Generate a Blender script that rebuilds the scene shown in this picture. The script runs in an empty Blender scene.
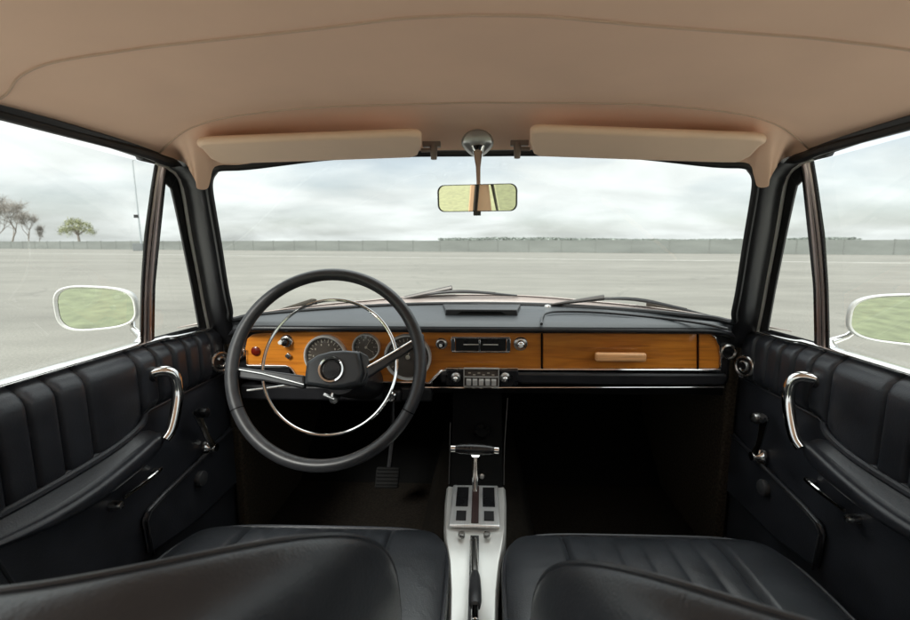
import bpy, bmesh, math, random
import numpy as np
from mathutils import Vector, Matrix
random.seed(7)
R_ = math.radians
sc = bpy.context.scene
COL = sc.collection
E = 1.15                       # the eye stands this high over the ground; car coordinates put the eye at z = 0

# ------------------------------------------------------------------ camera solution (used for measuring)
F, CX, CY = 450., 469., 310.
YAW, PIT, BX = R_(1.77), R_(8.47), .012
_fw = np.array([-math.sin(YAW)*math.cos(PIT), math.cos(YAW)*math.cos(PIT), -math.sin(PIT)])
_rt = np.array([math.cos(YAW), math.sin(YAW), 0.])
_up = np.cross(_rt, _fw)
CAMP = np.array([BX, 0, 0])
def ray(px, py): return ((px-CX)/F)*_rt + _fw - ((py-CY)/F)*_up
def aY(px, py, Y): d = ray(px, py); return CAMP + d*(Y/d[1])
def aX(px, py, X): d = ray(px, py); return CAMP + d*((X-BX)/d[0])
def aZ(px, py, Z): d = ray(px, py); return CAMP + d*(Z/d[2])
def aD(px, py, off=0.):        # the leaning plane of the right door's window
    k = .278; d = ray(px, py)
    t = (.70+off-.21*k-BX)/(d[0]+k*d[2])
    return CAMP + d*t
def aW(px, py, off=0.):        # the side of the windscreen
    d = ray(px, py); t = (1.0015+off)/(d[1]+.584*d[2]); return CAMP + d*t
def crown(x): return .22 - .055*(abs(x)/.6)**4
def aR(px, py):                # the crowned headliner
    d = ray(px, py); z = .2
    for _ in range(30):
        t = z/d[2]; z = .5*z + .5*crown(min(.62, abs(BX+d[0]*t)))
    return CAMP + d*(z/d[2])
def mx(p, s=1): return np.array([p[0]*s, p[1], p[2]])

# ------------------------------------------------------------------ mesh building
class MB:
    def __init__(s): s.v, s.f, s.m = [], [], []
    def add(s, v, f, mi=0):
        o = len(s.v); s.v += [tuple(float(c) for c in p) for p in v]
        s.f += [tuple(i+o for i in q) for q in f]; s.m += [mi]*len(f); return s
    def box(s, c, size, rot=None, mi=0):
        c = np.array(c, float); h = np.array(size, float)/2
        M = np.eye(3) if rot is None else np.array(rot)
        v = [c + M @ (np.array(k)*h) for k in ((-1,-1,-1),(1,-1,-1),(1,1,-1),(-1,1,-1),(-1,-1,1),(1,-1,1),(1,1,1),(-1,1,1))]
        return s.add(v, [(0,3,2,1),(4,5,6,7),(0,1,5,4),(1,2,6,5),(2,3,7,6),(3,0,4,7)], mi)
    def loft(s, rings, closed=True, caps=True, mi=0, loop=False):
        n = len(rings[0]); v = [p for r in rings for p in r]; f = []
        k = n if closed else n-1; m = len(rings)
        for i in range(m if loop else m-1):
            for j in range(k):
                a, b = i*n+j, i*n+(j+1) % n
                c, d = ((i+1) % m)*n+(j+1) % n, ((i+1) % m)*n+j
                f.append((a, b, c, d))
        if caps and closed and not loop:
            f.append(tuple(range(n))[::-1]); f.append(tuple((m-1)*n+j for j in range(n)))
        return s.add(v, f, mi)
    def tube(s, path, r, n=10, closed=False, mi=0, up=None, ratio=1.):
        P = [np.array(p, float) for p in path]; m = len(P)
        rr = r if hasattr(r, '__len__') else [r]*m
        T = []
        for i in range(m):
            a = P[(i-1) % m] if closed or i > 0 else P[i]
            b = P[(i+1) % m] if closed or i < m-1 else P[i]
            t = b-a; T.append(t/(np.linalg.norm(t)+1e-12))
        u = np.array(up, float) if up is not None else (np.array([0,0,1.]) if abs(T[0][2]) < .9 else np.array([1.,0,0]))
        rings = []
        for i in range(m):
            if up is not None: u = np.array(up, float)
            u = u - T[i]*u.dot(T[i]); u = u/(np.linalg.norm(u)+1e-12)
            w = np.cross(T[i], u)
            rings.append([P[i] + rr[i]*(math.cos(2*math.pi*k/n)*w + ratio*math.sin(2*math.pi*k/n)*u) for k in range(n)])
        return s.loft(rings, True, True, mi, loop=closed)
    def lathe(s, o, ax, prof, n=24, mi=0, caps=True):     # prof: (radius, height along ax)
        o = np.array(o, float); a = np.array(ax, float); a /= np.linalg.norm(a)
        u = np.cross(a, [0,0,1.]) if abs(a[2]) < .9 else np.cross(a, [1.,0,0]); u /= np.linalg.norm(u); w = np.cross(a, u)
        rings = [[o + a*h + r*(math.cos(2*math.pi*k/n)*u+math.sin(2*math.pi*k/n)*w) for k in range(n)] for r, h in prof]
        if caps and abs(prof[0][1]-prof[1][1]) < 1e-6:      # no second face in the same plane as the rim
            s.loft(rings, True, False, mi); return s
        return s.loft(rings, True, caps, mi)
    def grid(s, nu, nv, fn, mi=0, cu=False):
        v = [fn(i/(nu if cu else nu-1), j/(nv-1)) for i in range(nu) for j in range(nv)]
        f = []
        for i in range(nu if cu else nu-1):
            for j in range(nv-1):
                a = i*nv+j; b = ((i+1) % nu)*nv+j
                f.append((a, b, b+1, a+1))
        return s.add(v, f, mi)
    def prism(s, poly, off, mi=0):                         # 3D polygon pushed along a vector
        off = np.array(off, float); n = len(poly)
        v = [np.array(p, float) for p in poly]; v += [p+off for p in v]
        f = [tuple(range(n))[::-1], tuple(range(n, 2*n))] + [(i, (i+1) % n, n+(i+1) % n, n+i) for i in range(n)]
        return s.add(v, f, mi)

ORG = {}
def link(o, parent=None):
    COL.objects.link(o)
    if parent is not None: o.parent = parent
    ORG[o.name] = ORG.get(parent.name, Vector((0,0,0))) if parent is not None else Vector(o.location)
    return o
def build(mb, name, mats, parent=None, smooth=40, bevel=0, seg=2, sub=0, solid=0, weld=False):
    if not isinstance(mats, (list, tuple)): mats = [mats]
    org = ORG[parent.name] if parent is not None else Vector((0,0,0))
    me = bpy.data.meshes.new(name)
    me.from_pydata([(x-org.x, y-org.y, z+E-org.z) for x, y, z in mb.v], [], mb.f)
    for m in mats: me.materials.append(m)
    me.polygons.foreach_set('material_index', mb.m)
    b = bmesh.new(); b.from_mesh(me)
    if weld: bmesh.ops.remove_doubles(b, verts=b.verts, dist=1e-5)
    bmesh.ops.recalc_face_normals(b, faces=b.faces)
    b.to_mesh(me); b.free()
    if smooth:
        me.polygons.foreach_set('use_smooth', [True]*len(me.polygons))
        me.set_sharp_from_angle(angle=R_(smooth))
    o = bpy.data.objects.new(name, me)
    if solid:
        m = o.modifiers.new('solid', 'SOLIDIFY'); m.thickness = solid; m.offset = 0
    if bevel:
        m = o.modifiers.new('bevel', 'BEVEL'); m.width = bevel; m.segments = seg; m.limit_method = 'ANGLE'; m.angle_limit = R_(35)
        if smooth: m.harden_normals = False
    if sub:
        m = o.modifiers.new('sub', 'SUBSURF'); m.levels = sub; m.render_levels = sub
    return link(o, parent)
def tag(o, label=None, cat=None, group=None, kind=None):
    if label: o['label'] = label
    if cat: o['category'] = cat
    if group: o['group'] = group
    if kind: o['kind'] = kind
    return o
def thing(name, loc, label, cat, group=None):
    o = bpy.data.objects.new(name, None); o.empty_display_size = .05
    o.location = (loc[0], loc[1], loc[2]+E); link(o)
    return tag(o, label, cat, group)
def resample(P, n):
    P = [np.array(p, float) for p in P]; L = [0.]
    for a, b in zip(P, P[1:]): L.append(L[-1]+np.linalg.norm(b-a))
    out = []
    for i in range(n):
        t = L[-1]*i/(n-1); j = max(k for k in range(len(L)) if L[k] <= t+1e-12); j = min(j, len(P)-2)
        w = (t-L[j])/max(L[j+1]-L[j], 1e-9); out.append(P[j]*(1-w)+P[j+1]*w)
    return out
def spline(P, n):                                          # Catmull-Rom through P
    P = [np.array(p, float) for p in P]; Q = [2*P[0]-P[1]]+P+[2*P[-1]-P[-2]]; out = []
    m = len(P)-1
    for i in range(n):
        t = m*i/(n-1); j = min(int(t), m-1); w = t-j
        a, b, c, d = Q[j:j+4]
        out.append(.5*((2*b)+(c-a)*w+(2*a-5*b+4*c-d)*w*w+(3*b-a-3*c+d)*w**3))
    return out
def band(A, B, th, n=24):                                  # flat strip between two lines, thickness th along x
    A, B = resample(A, n), resample(B, n); o = np.array([th, 0, 0])
    return MB().loft([[a, b, b+o, a+o] for a, b in zip(A, B)])
def rrect(w, h, r, n=6):
    out = []
    for cx, cy, a0 in ((w/2-r, h/2-r, 0), (-w/2+r, h/2-r, 90), (-w/2+r, -h/2+r, 180), (w/2-r, -h/2+r, 270)):
        for k in range(n+1):
            a = R_(a0+90*k/n); out.append((cx+r*math.cos(a), cy+r*math.sin(a)))
    return out

# ------------------------------------------------------------------ materials
def mat(name, col, rough=.5, metal=0., spec=None, coat=0., noise=0., nscale=8., bump=0., bscale=300., aniso=None, sheen=0., wrinkle=0.):
    m = bpy.data.materials.new(name); m.use_nodes = True
    nt = m.node_tree; b = nt.nodes['Principled BSDF']
    b.inputs['Base Color'].default_value = (*col, 1); b.inputs['Roughness'].default_value = rough; b.inputs['Metallic'].default_value = metal
    if spec is not None: b.inputs['Specular IOR Level'].default_value = spec
    if coat: b.inputs['Coat Weight'].default_value = coat; b.inputs['Coat Roughness'].default_value = .08
    if sheen: b.inputs['Sheen Weight'].default_value = sheen
    tc = nt.nodes.new('ShaderNodeTexCoord')
    if noise:
        mp = nt.nodes.new('ShaderNodeMapping'); nt.links.new(tc.outputs['Object'], mp.inputs['Vector'])
        if aniso: mp.inputs['Scale'].default_value = aniso
        n = nt.nodes.new('ShaderNodeTexNoise'); n.inputs['Scale'].default_value = nscale; n.inputs['Detail'].default_value = 6
        nt.links.new(mp.outputs['Vector'], n.inputs['Vector'])
        r = nt.nodes.new('ShaderNodeValToRGB')
        r.color_ramp.elements[0].position = .3; r.color_ramp.elements[1].position = .7
        r.color_ramp.elements[0].color = (*[c*(1-noise) for c in col], 1); r.color_ramp.elements[1].color = (*[min(1, c*(1+noise)) for c in col], 1)
        nt.links.new(n.outputs['Fac'], r.inputs['Fac']); nt.links.new(r.outputs['Color'], b.inputs['Base Color'])
        q = nt.nodes.new('ShaderNodeMapRange'); q.inputs['To Min'].default_value = max(.02, rough-.08); q.inputs['To Max'].default_value = min(1, rough+.08)
        nt.links.new(n.outputs['Fac'], q.inputs['Value']); nt.links.new(q.outputs['Result'], b.inputs['Roughness'])
    if bump:
        n2 = nt.nodes.new('ShaderNodeTexVoronoi' if bump > .5 else 'ShaderNodeTexNoise'); n2.inputs['Scale'].default_value = bscale
        nt.links.new(tc.outputs['Object'], n2.inputs['Vector'])
        bp = nt.nodes.new('ShaderNodeBump'); bp.inputs['Strength'].default_value = min(bump, .5); bp.inputs['Distance'].default_value = .001
        nt.links.new(n2.outputs['Distance' if bump > .5 else 'Fac'], bp.inputs['Height']); nt.links.new(bp.outputs['Normal'], b.inputs['Normal'])
        if wrinkle:
            n3 = nt.nodes.new('ShaderNodeTexNoise'); n3.inputs['Scale'].default_value = 16; n3.inputs['Detail'].default_value = 5; n3.inputs['Distortion'].default_value = .8
            nt.links.new(tc.outputs['Object'], n3.inputs['Vector'])
            b3 = nt.nodes.new('ShaderNodeBump'); b3.inputs['Strength'].default_value = wrinkle; b3.inputs['Distance'].default_value = .006
            nt.links.new(n3.outputs['Fac'], b3.inputs['Height']); nt.links.new(b3.outputs['Normal'], bp.inputs['Normal'])
    return m
M = {}
M['leather'] = mat('black_leather', (.024, .026, .032), .36, noise=.3, nscale=14, bump=.4, bscale=380, wrinkle=.07)
M['seat_leather'] = mat('seat_leather', (.028, .031, .036), .34, noise=.25, nscale=10, bump=.4, bscale=380, wrinkle=.2)
M['vinyl'] = mat('black_vinyl', (.012, .012, .014), .38, noise=.2, nscale=20, bump=.15, bscale=500)
M['pad'] = mat('dash_pad_vinyl', (.037, .041, .045), .42, noise=.15, nscale=12, bump=.2, bscale=500)
M['plastic'] = mat('black_plastic', (.010, .010, .011), .28, noise=.2, nscale=30)
M['rim'] = mat('wheel_plastic', (.030, .031, .034), .36, noise=.2, nscale=40)
M['rubber'] = mat('rubber', (.008, .008, .009), .5, noise=.2, nscale=30)
M['chrome'] = mat('chrome', (.78, .77, .75), .10, 1., noise=.06, nscale=40)
M['satin'] = mat('satin_metal', (.55, .54, .52), .28, 1., noise=.1, nscale=60)
M['rosy_chrome'] = mat('rose_tinted_chrome', (.66, .55, .52), .32, .85, noise=.05, nscale=8)  # chrome with a rosy reflection put into its base colour
M['beige'] = mat('headliner_vinyl', (.82, .545, .395), .75, noise=.05, nscale=5, bump=.12, bscale=700)
M['beige2'] = mat('visor_vinyl', (.80, .57, .41), .6, noise=.05, nscale=6, bump=.12, bscale=700)
M['seam'] = mat('headliner_seam', (.50, .345, .25), .8, noise=.05)
M['cream'] = mat('cream_paint', (.68, .68, .655), .32, .45, noise=.07, nscale=9)
M['body'] = mat('body_paint', (.60, .59, .56), .25, coat=.6, noise=.03, nscale=4)
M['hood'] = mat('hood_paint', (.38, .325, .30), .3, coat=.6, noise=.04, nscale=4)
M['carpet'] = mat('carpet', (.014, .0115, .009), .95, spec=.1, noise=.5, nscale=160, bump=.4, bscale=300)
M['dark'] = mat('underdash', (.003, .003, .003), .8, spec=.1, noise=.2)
M['dial'] = mat('dial_face', (.085, .07, .058), .35, noise=.15)
M['mark'] = mat('dial_marks', (.50, .46, .38), .6, noise=.05)
M['white'] = mat('white_mark', (.75, .75, .72), .5, noise=.03)
M['red'] = mat('red_lens', (.14, .012, .006), .2, noise=.15, nscale=30)
M['handle_wood'] = mat('handle_wood', (.82, .42, .18), .35, coat=.3, noise=.15, nscale=20, aniso=(1, 12, 12))
M['strip'] = mat('bright_trim_strip', (.74, .73, .70), .42, .5, noise=.06)
M['alu'] = mat('brushed_aluminium', (.90, .90, .89), .34, .75, noise=.1, nscale=30, aniso=(30, 1, 1))
M['bark'] = mat('bark', (.20, .175, .15), .9, noise=.3)
M['twig'] = mat('twigs', (.28, .255, .225), .9, noise=.3)  # distance haze put into the twig colour as a paler tone
M['leaf'] = mat('spring_leaves', (.22, .23, .115), .7, noise=.35, nscale=.6)
M['radio_paint'] = mat('radio_paint', (.62, .61, .58), .35, .4, noise=.1)
M['far_leaf'] = mat('far_leaves', (.20, .225, .205), .8, noise=.3, nscale=.3)  # aerial haze mixed into the leaf colour
M['mast'] = mat('galvanised', (.33, .36, .37), .5, noise=.1)

def glass(name, tint, fac=1.):
    m = bpy.data.materials.new(name); m.use_nodes = True; nt = m.node_tree; nt.nodes.clear()
    out = nt.nodes.new('ShaderNodeOutputMaterial'); mixn = nt.nodes.new('ShaderNodeMixShader')
    t = nt.nodes.new('ShaderNodeBsdfTransparent'); t.inputs['Color'].default_value = (*tint, 1)
    g = nt.nodes.new('ShaderNodeBsdfGlossy'); g.inputs['Roughness'].default_value = .01
    lw = nt.nodes.new('ShaderNodeLayerWeight'); lw.inputs['Blend'].default_value = .5
    pw = nt.nodes.new('ShaderNodeMath'); pw.operation = 'POWER'; pw.inputs[1].default_value = 5
    mu = nt.nodes.new('ShaderNodeMath'); mu.operation = 'MULTIPLY_ADD'; mu.inputs[1].default_value = .8*fac; mu.inputs[2].default_value = .045*fac
    nt.links.new(lw.outputs['Facing'], pw.inputs[0]); nt.links.new(pw.outputs[0], mu.inputs[0]); nt.links.new(mu.outputs[0], mixn.inputs[0])
    nt.links.new(t.outputs[0], mixn.inputs[1]); nt.links.new(g.outputs[0], mixn.inputs[2])
    n = nt.nodes.new('ShaderNodeTexNoise'); tc = nt.nodes.new('ShaderNodeTexCoord'); nt.links.new(tc.outputs['Object'], n.inputs['Vector']); n.inputs['Scale'].default_value = 7; n.inputs['Detail'].default_value = 7
    du = nt.nodes.new('ShaderNodeBsdfDiffuse'); du.inputs['Color'].default_value = (.7, .68, .62, 1)       # a thin film of dust
    dm = nt.nodes.new('ShaderNodeMapRange'); dm.inputs['From Min'].default_value = .4; dm.inputs['From Max'].default_value = .75; dm.inputs['To Max'].default_value = .035*fac
    md = nt.nodes.new('ShaderNodeMixShader'); nt.links.new(n.outputs['Fac'], dm.inputs['Value']); nt.links.new(dm.outputs[0], md.inputs[0])
    nt.links.new(mixn.outputs[0], md.inputs[1]); nt.links.new(du.outputs[0], md.inputs[2]); nt.links.new(md.outputs[0], out.inputs[0])
    return m
M['glass'] = glass('window_glass', (.72, .745, .73))
M['lens'] = glass('gauge_glass', (.97, .97, .97))
M['mirror'] = mat('mirror_glass', (.84, .86, .84), .015, 1.)
M['mirror_y'] = mat('tinted_mirror_glass', (.86, .83, .66), .015, 1.)

def wood():
    m = bpy.data.materials.new('varnished_wood'); m.use_nodes = True; nt = m.node_tree; b = nt.nodes['Principled BSDF']
    tc = nt.nodes.new('ShaderNodeTexCoord'); mp = nt.nodes.new('ShaderNodeMapping'); mp.inputs['Scale'].default_value = (2.2, 14, 34)
    nt.links.new(tc.outputs['Object'], mp.inputs['Vector'])
    n = nt.nodes.new('ShaderNodeTexNoise'); n.inputs['Scale'].default_value = 2.2; n.inputs['Detail'].default_value = 9; n.inputs['Distortion'].default_value = 1.2
    nt.links.new(mp.outputs['Vector'], n.inputs['Vector'])
    r = nt.nodes.new('ShaderNodeValToRGB'); el = r.color_ramp.elements
    el[0].position = .22; el[0].color = (.36, .105, .011, 1); el[1].position = .85; el[1].color = (.76, .295, .033, 1)
    e = el.new(.5); e.color = (.62, .205, .019, 1)
    nt.links.new(n.outputs['Fac'], r.inputs['Fac'])
    mp2 = nt.nodes.new('ShaderNodeMapping'); mp2.inputs['Scale'].default_value = (1, 3, 3); nt.links.new(tc.outputs['Object'], mp2.inputs['Vector'])
    n2 = nt.nodes.new('ShaderNodeTexNoise'); n2.inputs['Scale'].default_value = 3.4; n2.inputs['Detail'].default_value = 3
    nt.links.new(mp2.outputs['Vector'], n2.inputs['Vector'])
    q = nt.nodes.new('ShaderNodeMapRange'); q.inputs['From Min'].default_value = .3; q.inputs['From Max'].default_value = .6; q.inputs['To Min'].default_value = .66; q.inputs['To Max'].default_value = 1.12
    nt.links.new(n2.outputs['Fac'], q.inputs['Value'])
    mm = nt.nodes.new('ShaderNodeVectorMath'); mm.operation = 'SCALE'
    nt.links.new(r.outputs['Color'], mm.inputs[0]); nt.links.new(q.outputs['Result'], mm.inputs['Scale'])
    nt.links.new(mm.outputs['Vector'], b.inputs['Base Color'])
    b.inputs['Roughness'].default_value = .35; b.inputs['Coat Weight'].default_value = 1.; b.inputs['Coat Roughness'].default_value = .07
    return m
M['wood'] = wood()

def ground_mat():
    m = bpy.data.materials.new('weathered_asphalt'); m.use_nodes = True; nt = m.node_tree; b = nt.nodes['Principled BSDF']; N = nt.nodes.new; L = nt.links.new
    tc = N('ShaderNodeTexCoord')
    def noise(scale, det, sx=(1,1,1), dist=0):
        mp = N('ShaderNodeMapping'); mp.inputs['Scale'].default_value = sx; mp.inputs['Rotation'].default_value = (0, 0, R_(18)); L(tc.outputs['Object'], mp.inputs['Vector'])
        n = N('ShaderNodeTexNoise'); n.inputs['Scale'].default_value = scale; n.inputs['Detail'].default_value = det; n.inputs['Distortion'].default_value = dist
        L(mp.outputs['Vector'], n.inputs['Vector']); return n
    a = noise(.25, 8, (.25, 1, 1)); c = noise(40, 4); d = noise(1.3, 6, (.5, 1.3, 1))
    r = N('ShaderNodeValToRGB'); r.color_ramp.elements[0].position = .3; r.color_ramp.elements[1].position = .72
    r.color_ramp.elements[0].color = (.130, .124, .107, 1); r.color_ramp.elements[1].color = (.190, .182, .158, 1)
    L(a.outputs['Fac'], r.inputs['Fac'])
    mixs = r.outputs['Color']
    for n, lo, hi in ((c, .80, 1.2), (d, .88, 1.1)):
        q = N('ShaderNodeMapRange'); q.inputs['From Min'].default_value = .3; q.inputs['From Max'].default_value = .7; q.inputs['To Min'].default_value = lo; q.inputs['To Max'].default_value = hi
        L(n.outputs['Fac'], q.inputs['Value']); s = N('ShaderNodeVectorMath'); s.operation = 'SCALE'
        L(mixs, s.inputs[0]); L(q.outputs['Result'], s.inputs['Scale']); mixs = s.outputs['Vector']
    # cracks
    v = N('ShaderNodeTexVoronoi'); v.feature = 'DISTANCE_TO_EDGE'; v.inputs['Scale'].default_value = .16
    dn = noise(.6, 5); ad = N('ShaderNodeVectorMath'); ad.operation = 'MULTIPLY_ADD'; ad.inputs[1].default_value = (3, 3, 0)
    L(dn.outputs['Color'], ad.inputs[0]); L(tc.outputs['Object'], ad.inputs[2]); L(ad.outputs['Vector'], v.inputs['Vector'])
    q = N('ShaderNodeMapRange'); q.inputs['From Min'].default_value = 0; q.inputs['From Max'].default_value = .009; q.inputs['To Min'].default_value = .80; q.inputs['To Max'].default_value = 1
    L(v.outputs['Distance'], q.inputs['Value']); s = N('ShaderNodeVectorMath'); s.operation = 'SCALE'; L(mixs, s.inputs[0]); L(q.outputs['Result'], s.inputs['Scale'])
    L(s.outputs['Vector'], b.inputs['Base Color']); b.inputs['Roughness'].default_value = .9
    return m
M['asphalt'] = ground_mat()
M['line'] = mat('pale_worn_strip', (.29, .285, .255), .9, noise=.25, nscale=.8)
M['concrete'] = mat('wall_concrete', (.165, .175, .163), .9, noise=.14, nscale=.5, aniso=(.4, .4, 2))
M['grass'] = mat('grass', (.15, .165, .095), .95, noise=.3, nscale=6, bump=.45, bscale=3)

exec_parts = []
# ================================================================== THE SETTING
g = MB(); g.add([(-600,-60,-E),(600,-60,-E),(600,900,-E),(-600,900,-E)], [(0,1,2,3)])
tag(build(g, 'ground', M['asphalt'], smooth=0), kind='structure')
def wall_y(x): return 58.5-.33*x
g = MB(); a = []
for x in (-150, 90): a += [(x, 34-.30*x, -E+.004), (x, 34.9-.30*x, -E+.004)]
g.add([a[0], a[2], a[3], a[1]], [(0,1,2,3)])
tag(build(g, 'road_marking', M['line'], smooth=0), kind='structure')
# grass bank behind the car, seen in the mirrors
g = MB(); g.add([(-14,-2.8,-E+.004),(14,-2.8,-E+.004),(14,2.0,-E+.004),(-14,2.0,-E+.004)], [(0,1,2,3)])
tag(build(g, 'bounce_apron', mat('bounce_concrete', (.55, .535, .49), .9, noise=.12, nscale=1.5), smooth=0), kind='structure')  # added pale apron, out of view, bouncing daylight up to the headliner
def bank(u, v):
    x = -70+140*u; y = -2.8-44*v
    h = 0 if v < .09 else 3.2*min(1, (v-.09)/.5)**1.2
    return (x, y, -E+.02+h*(1+.1*math.sin(x*.3)) + .12*math.sin(x*1.7+3*y)*math.sin(y*2.1)*(v > .09))
g = MB(); g.grid(90, 60, bank)
tag(build(g, 'grass_bank', M['grass']), kind='structure')

# wall: precast panels between posts, along the far side of the lot
w = thing('concrete_wall', (0, 58.5, -E), 'long low grey concrete panel wall along the far edge of the lot', 'wall')
dirv = np.array([1, -.33, 0]); dirv /= np.linalg.norm(dirv); nrm = np.array([-dirv[1], dirv[0], 0])
rotm = np.array([dirv, nrm, [0,0,1.]]).T
g = MB(); h = MB(); cp = MB()
for k in range(-46, 26):
    c = np.array([0, 58.5, 0])+dirv*4.0*k
    dz = random.uniform(-.03, .03)
    g.box(c+np.array([0,0,-E+.73+dz]), (3.9, .14, 1.5), rotm)
    h.box(c+dirv*2.0+np.array([0,0,-E+.76]), (.10, .20, 1.52), rotm)
build(g, 'panelling', M['concrete'], w, smooth=0)
build(h, 'post_trim', mat('post_concrete', (.15, .158, .147), .9, noise=.2), w, smooth=0)

# trees
def limb(mb, p, d, L, r, depth, ends, spread=.5, upw=.1, n=5):
    d = d/np.linalg.norm(d); pts = [p]; q = p
    for i in range(3):
        d2 = d+np.array([random.gauss(0,.13), random.gauss(0,.13), random.gauss(0,.08)+upw*.3]); d = d2/np.linalg.norm(d2)
        q = q+d*L/3; pts.append(q)
    mb.tube(pts, [r, r*.88, r*.76, r*.62], n)
    if depth == 0: ends.append((q, d)); return
    for k in range(random.choice((2, 3, 3))):
        s = random.uniform(.75, 1.0) if k else 1.0
        b = pts[2] if (k == 2) else pts[3]
        nd = d+np.array([random.gauss(0, spread), random.gauss(0, spread), random.gauss(upw, spread*.6)])
        limb(mb, b, nd, L*random.uniform(.6, .82), r*.6*s, depth-1, ends, spread, upw, n)
def leafcloud(mb, pts, n, rad, size):
    for _ in range(n):
        p, _d = random.choice(pts)
        c = np.array(p)+np.array([random.gauss(0, rad) for _ in range(3)])
        a = np.array([random.gauss(0,1) for _ in range(3)]); a /= np.linalg.norm(a)
        b = np.cross(a, [random.gauss(0,1) for _ in range(3)]); b /= np.linalg.norm(b)
        s = size*random.uniform(.6, 1.4)
        mb.add([c-a*s, c+b*s*.6, c+a*s, c-b*s*.6], [(0,1,2,3)])
hash_ = [3]
def bare_tree(base, H, label, lean=0., twmat='twig'):
    random.seed(hash_[0]); hash_[0] += 5
    t = thing('bare_tree', base, label, 'tree')
    mb = MB(); ends = []; b = np.array(base, float)
    limb(mb, b, np.array([lean, 0, 1.]), H*.30, H*.016, 4, ends, .42, .22)
    build(mb, 'trunk', M['bark'], t)
    tw = MB()
    for p, d in ends:
        for k in range(11):
            e = d+np.array([random.gauss(0,.7) for _ in range(3)])+np.array([0,0,.0])
            tw.tube([p, p+e*H*.045, p+e*H*.08+np.array([0,0,-.02*H*random.random()])], [H*.0024, H*.0018, H*.001], 3)
    lf = [(p, d) for p, d in ends]
    leafcloud(tw, lf, 900, H*.06, H*.007)
    build(tw, 'crown', M[twmat], t, smooth=0)
def tree_at(px, py0, Y):       # where the line of sight through a column meets the ground at distance Y
    p = aY(px, py0, Y); return (p[0], p[1], -E)
bare_tree(tree_at(11, 243, 118), 14.5, 'tallest bare brown tree behind the wall, at the very edge of the view', .12)
bare_tree(tree_at(-7, 243, 112), 13.5, 'bare tree cut off by the picture edge beside the tallest bare tree')
bare_tree(tree_at(29, 243, 122), 11.0, 'bare pale brown tree with drooping twigs behind the wall, nearer the green tree', -.1)
bare_tree(tree_at(39, 243, 126), 6.5, 'small pale bare sapling behind the wall, between bare trees and green tree', 0)
base = np.array(tree_at(79, 243, 112)); H = 7.6
t = thing('umbrella_tree', base, 'lone green umbrella shaped tree with forked trunk behind the wall', 'tree')
mb = MB(); ends = []
fork = base+np.array([0, 0, H*.40]); mb.tube([base, base+np.array([.1,0,H*.25]), fork], [.36, .28, .24], 7)
for k in range(9):
    a = 2*math.pi*k/9+random.uniform(-.2, .2); rr = H*random.uniform(.29, .43) if k % 3 else H*.18
    tip = fork+np.array([math.cos(a)*rr, math.sin(a)*rr, H*(.48-.38*(rr/(H*.43))**2)])
    mid = (fork+tip)/2+np.array([0,0,H*.09])
    P = spline([fork, mid, tip], 7); mb.tube(P, [.16-.02*i for i in range(7)], 5)
    ends += [(p, None) for p in P[3:]]
    ends += [(tip+np.array([math.cos(a)*H*.07, math.sin(a)*H*.07, -H*.05]), None)]*2
build(mb, 'trunk', M['bark'], t)
dome = []
for k in range(85):
    r_ = math.sqrt(random.random())*.47*H; a = random.uniform(0, 6.283)
    dome.append((fork+np.array([math.cos(a)*r_, math.sin(a)*r_, H*(.52-.46*(r_/(.47*H))**2)+random.gauss(0, .03*H)]), None))
ends = ends[::2]+dome
lf = MB(); leafcloud(lf, ends, 3600, H*.04, H*.016)
build(lf, 'crown', M['leaf'], t, smooth=0)
# far wood behind the wall
fw = MB()
for k in range(5000):
    x = random.uniform(-40, 330); y = 420+random.uniform(-12, 12)
    hgt = 4.75+.9*math.sin(x*.021+.9)+.2*math.sin(x*.13)+.1*math.sin(x*.41)
    z = -E+random.uniform(.6, 1.)**.6*hgt; s = random.uniform(.5, 1.1)
    a = np.array([random.gauss(0,1), random.gauss(0,.5), random.gauss(0,.6)]); a /= np.linalg.norm(a)
    b = np.cross(a, [0, 1, .2]); b /= np.linalg.norm(b); c = np.array([x, y, z])
    fw.add([c-a*s*1.6, c+b*s, c+a*s*1.6, c-b*s], [(0,1,2,3)])
tag(build(fw, 'treeline', M['far_leaf'], smooth=0), 'low dark line of far woods showing just above the wall', 'woods', kind='stuff')

# lamp post
p0 = aY(141.5, 246, 66.); lb = np.array([p0[0], p0[1], -E])
t = thing('lamp_post', lb, 'thin grey steel mast with a small box, standing near the wall', 'lamp post')
g = MB(); g.tube([lb, lb+np.array([0,0,6]), lb+np.array([0,0,13.])], [.13, .10, .07], 8); build(g, 'pole', M['mast'], t)
g = MB(); g.box(lb+np.array([-.25,-.05,5.05]), (.62, .3, .45)); build(g, 'lamp_box', M['rubber'], t, bevel=.02)
g = MB(); g.box(lb+np.array([-.35,0,.55]), (1.5, .7, 1.1)); build(g, 'plinth', mat('plinth', (.14,.15,.15), .9, noise=.2), t, bevel=.03)
g = MB(); g.tube([lb+np.array([0,0,12.9]), lb+np.array([.8,-.2,13.2]), lb+np.array([1.5,-.4,13.2])], .04, 6); g.box(lb+np.array([1.7,-.45,13.18]), (.6,.25,.12)); build(g, 'lamp_head', M['mast'], t)

# ================================================================== CAR BODY
car = thing('vehicle_body', (0, 0, -.98), 'white car shell with beige headliner, black pillars and wide windscreen', 'car body')
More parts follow.
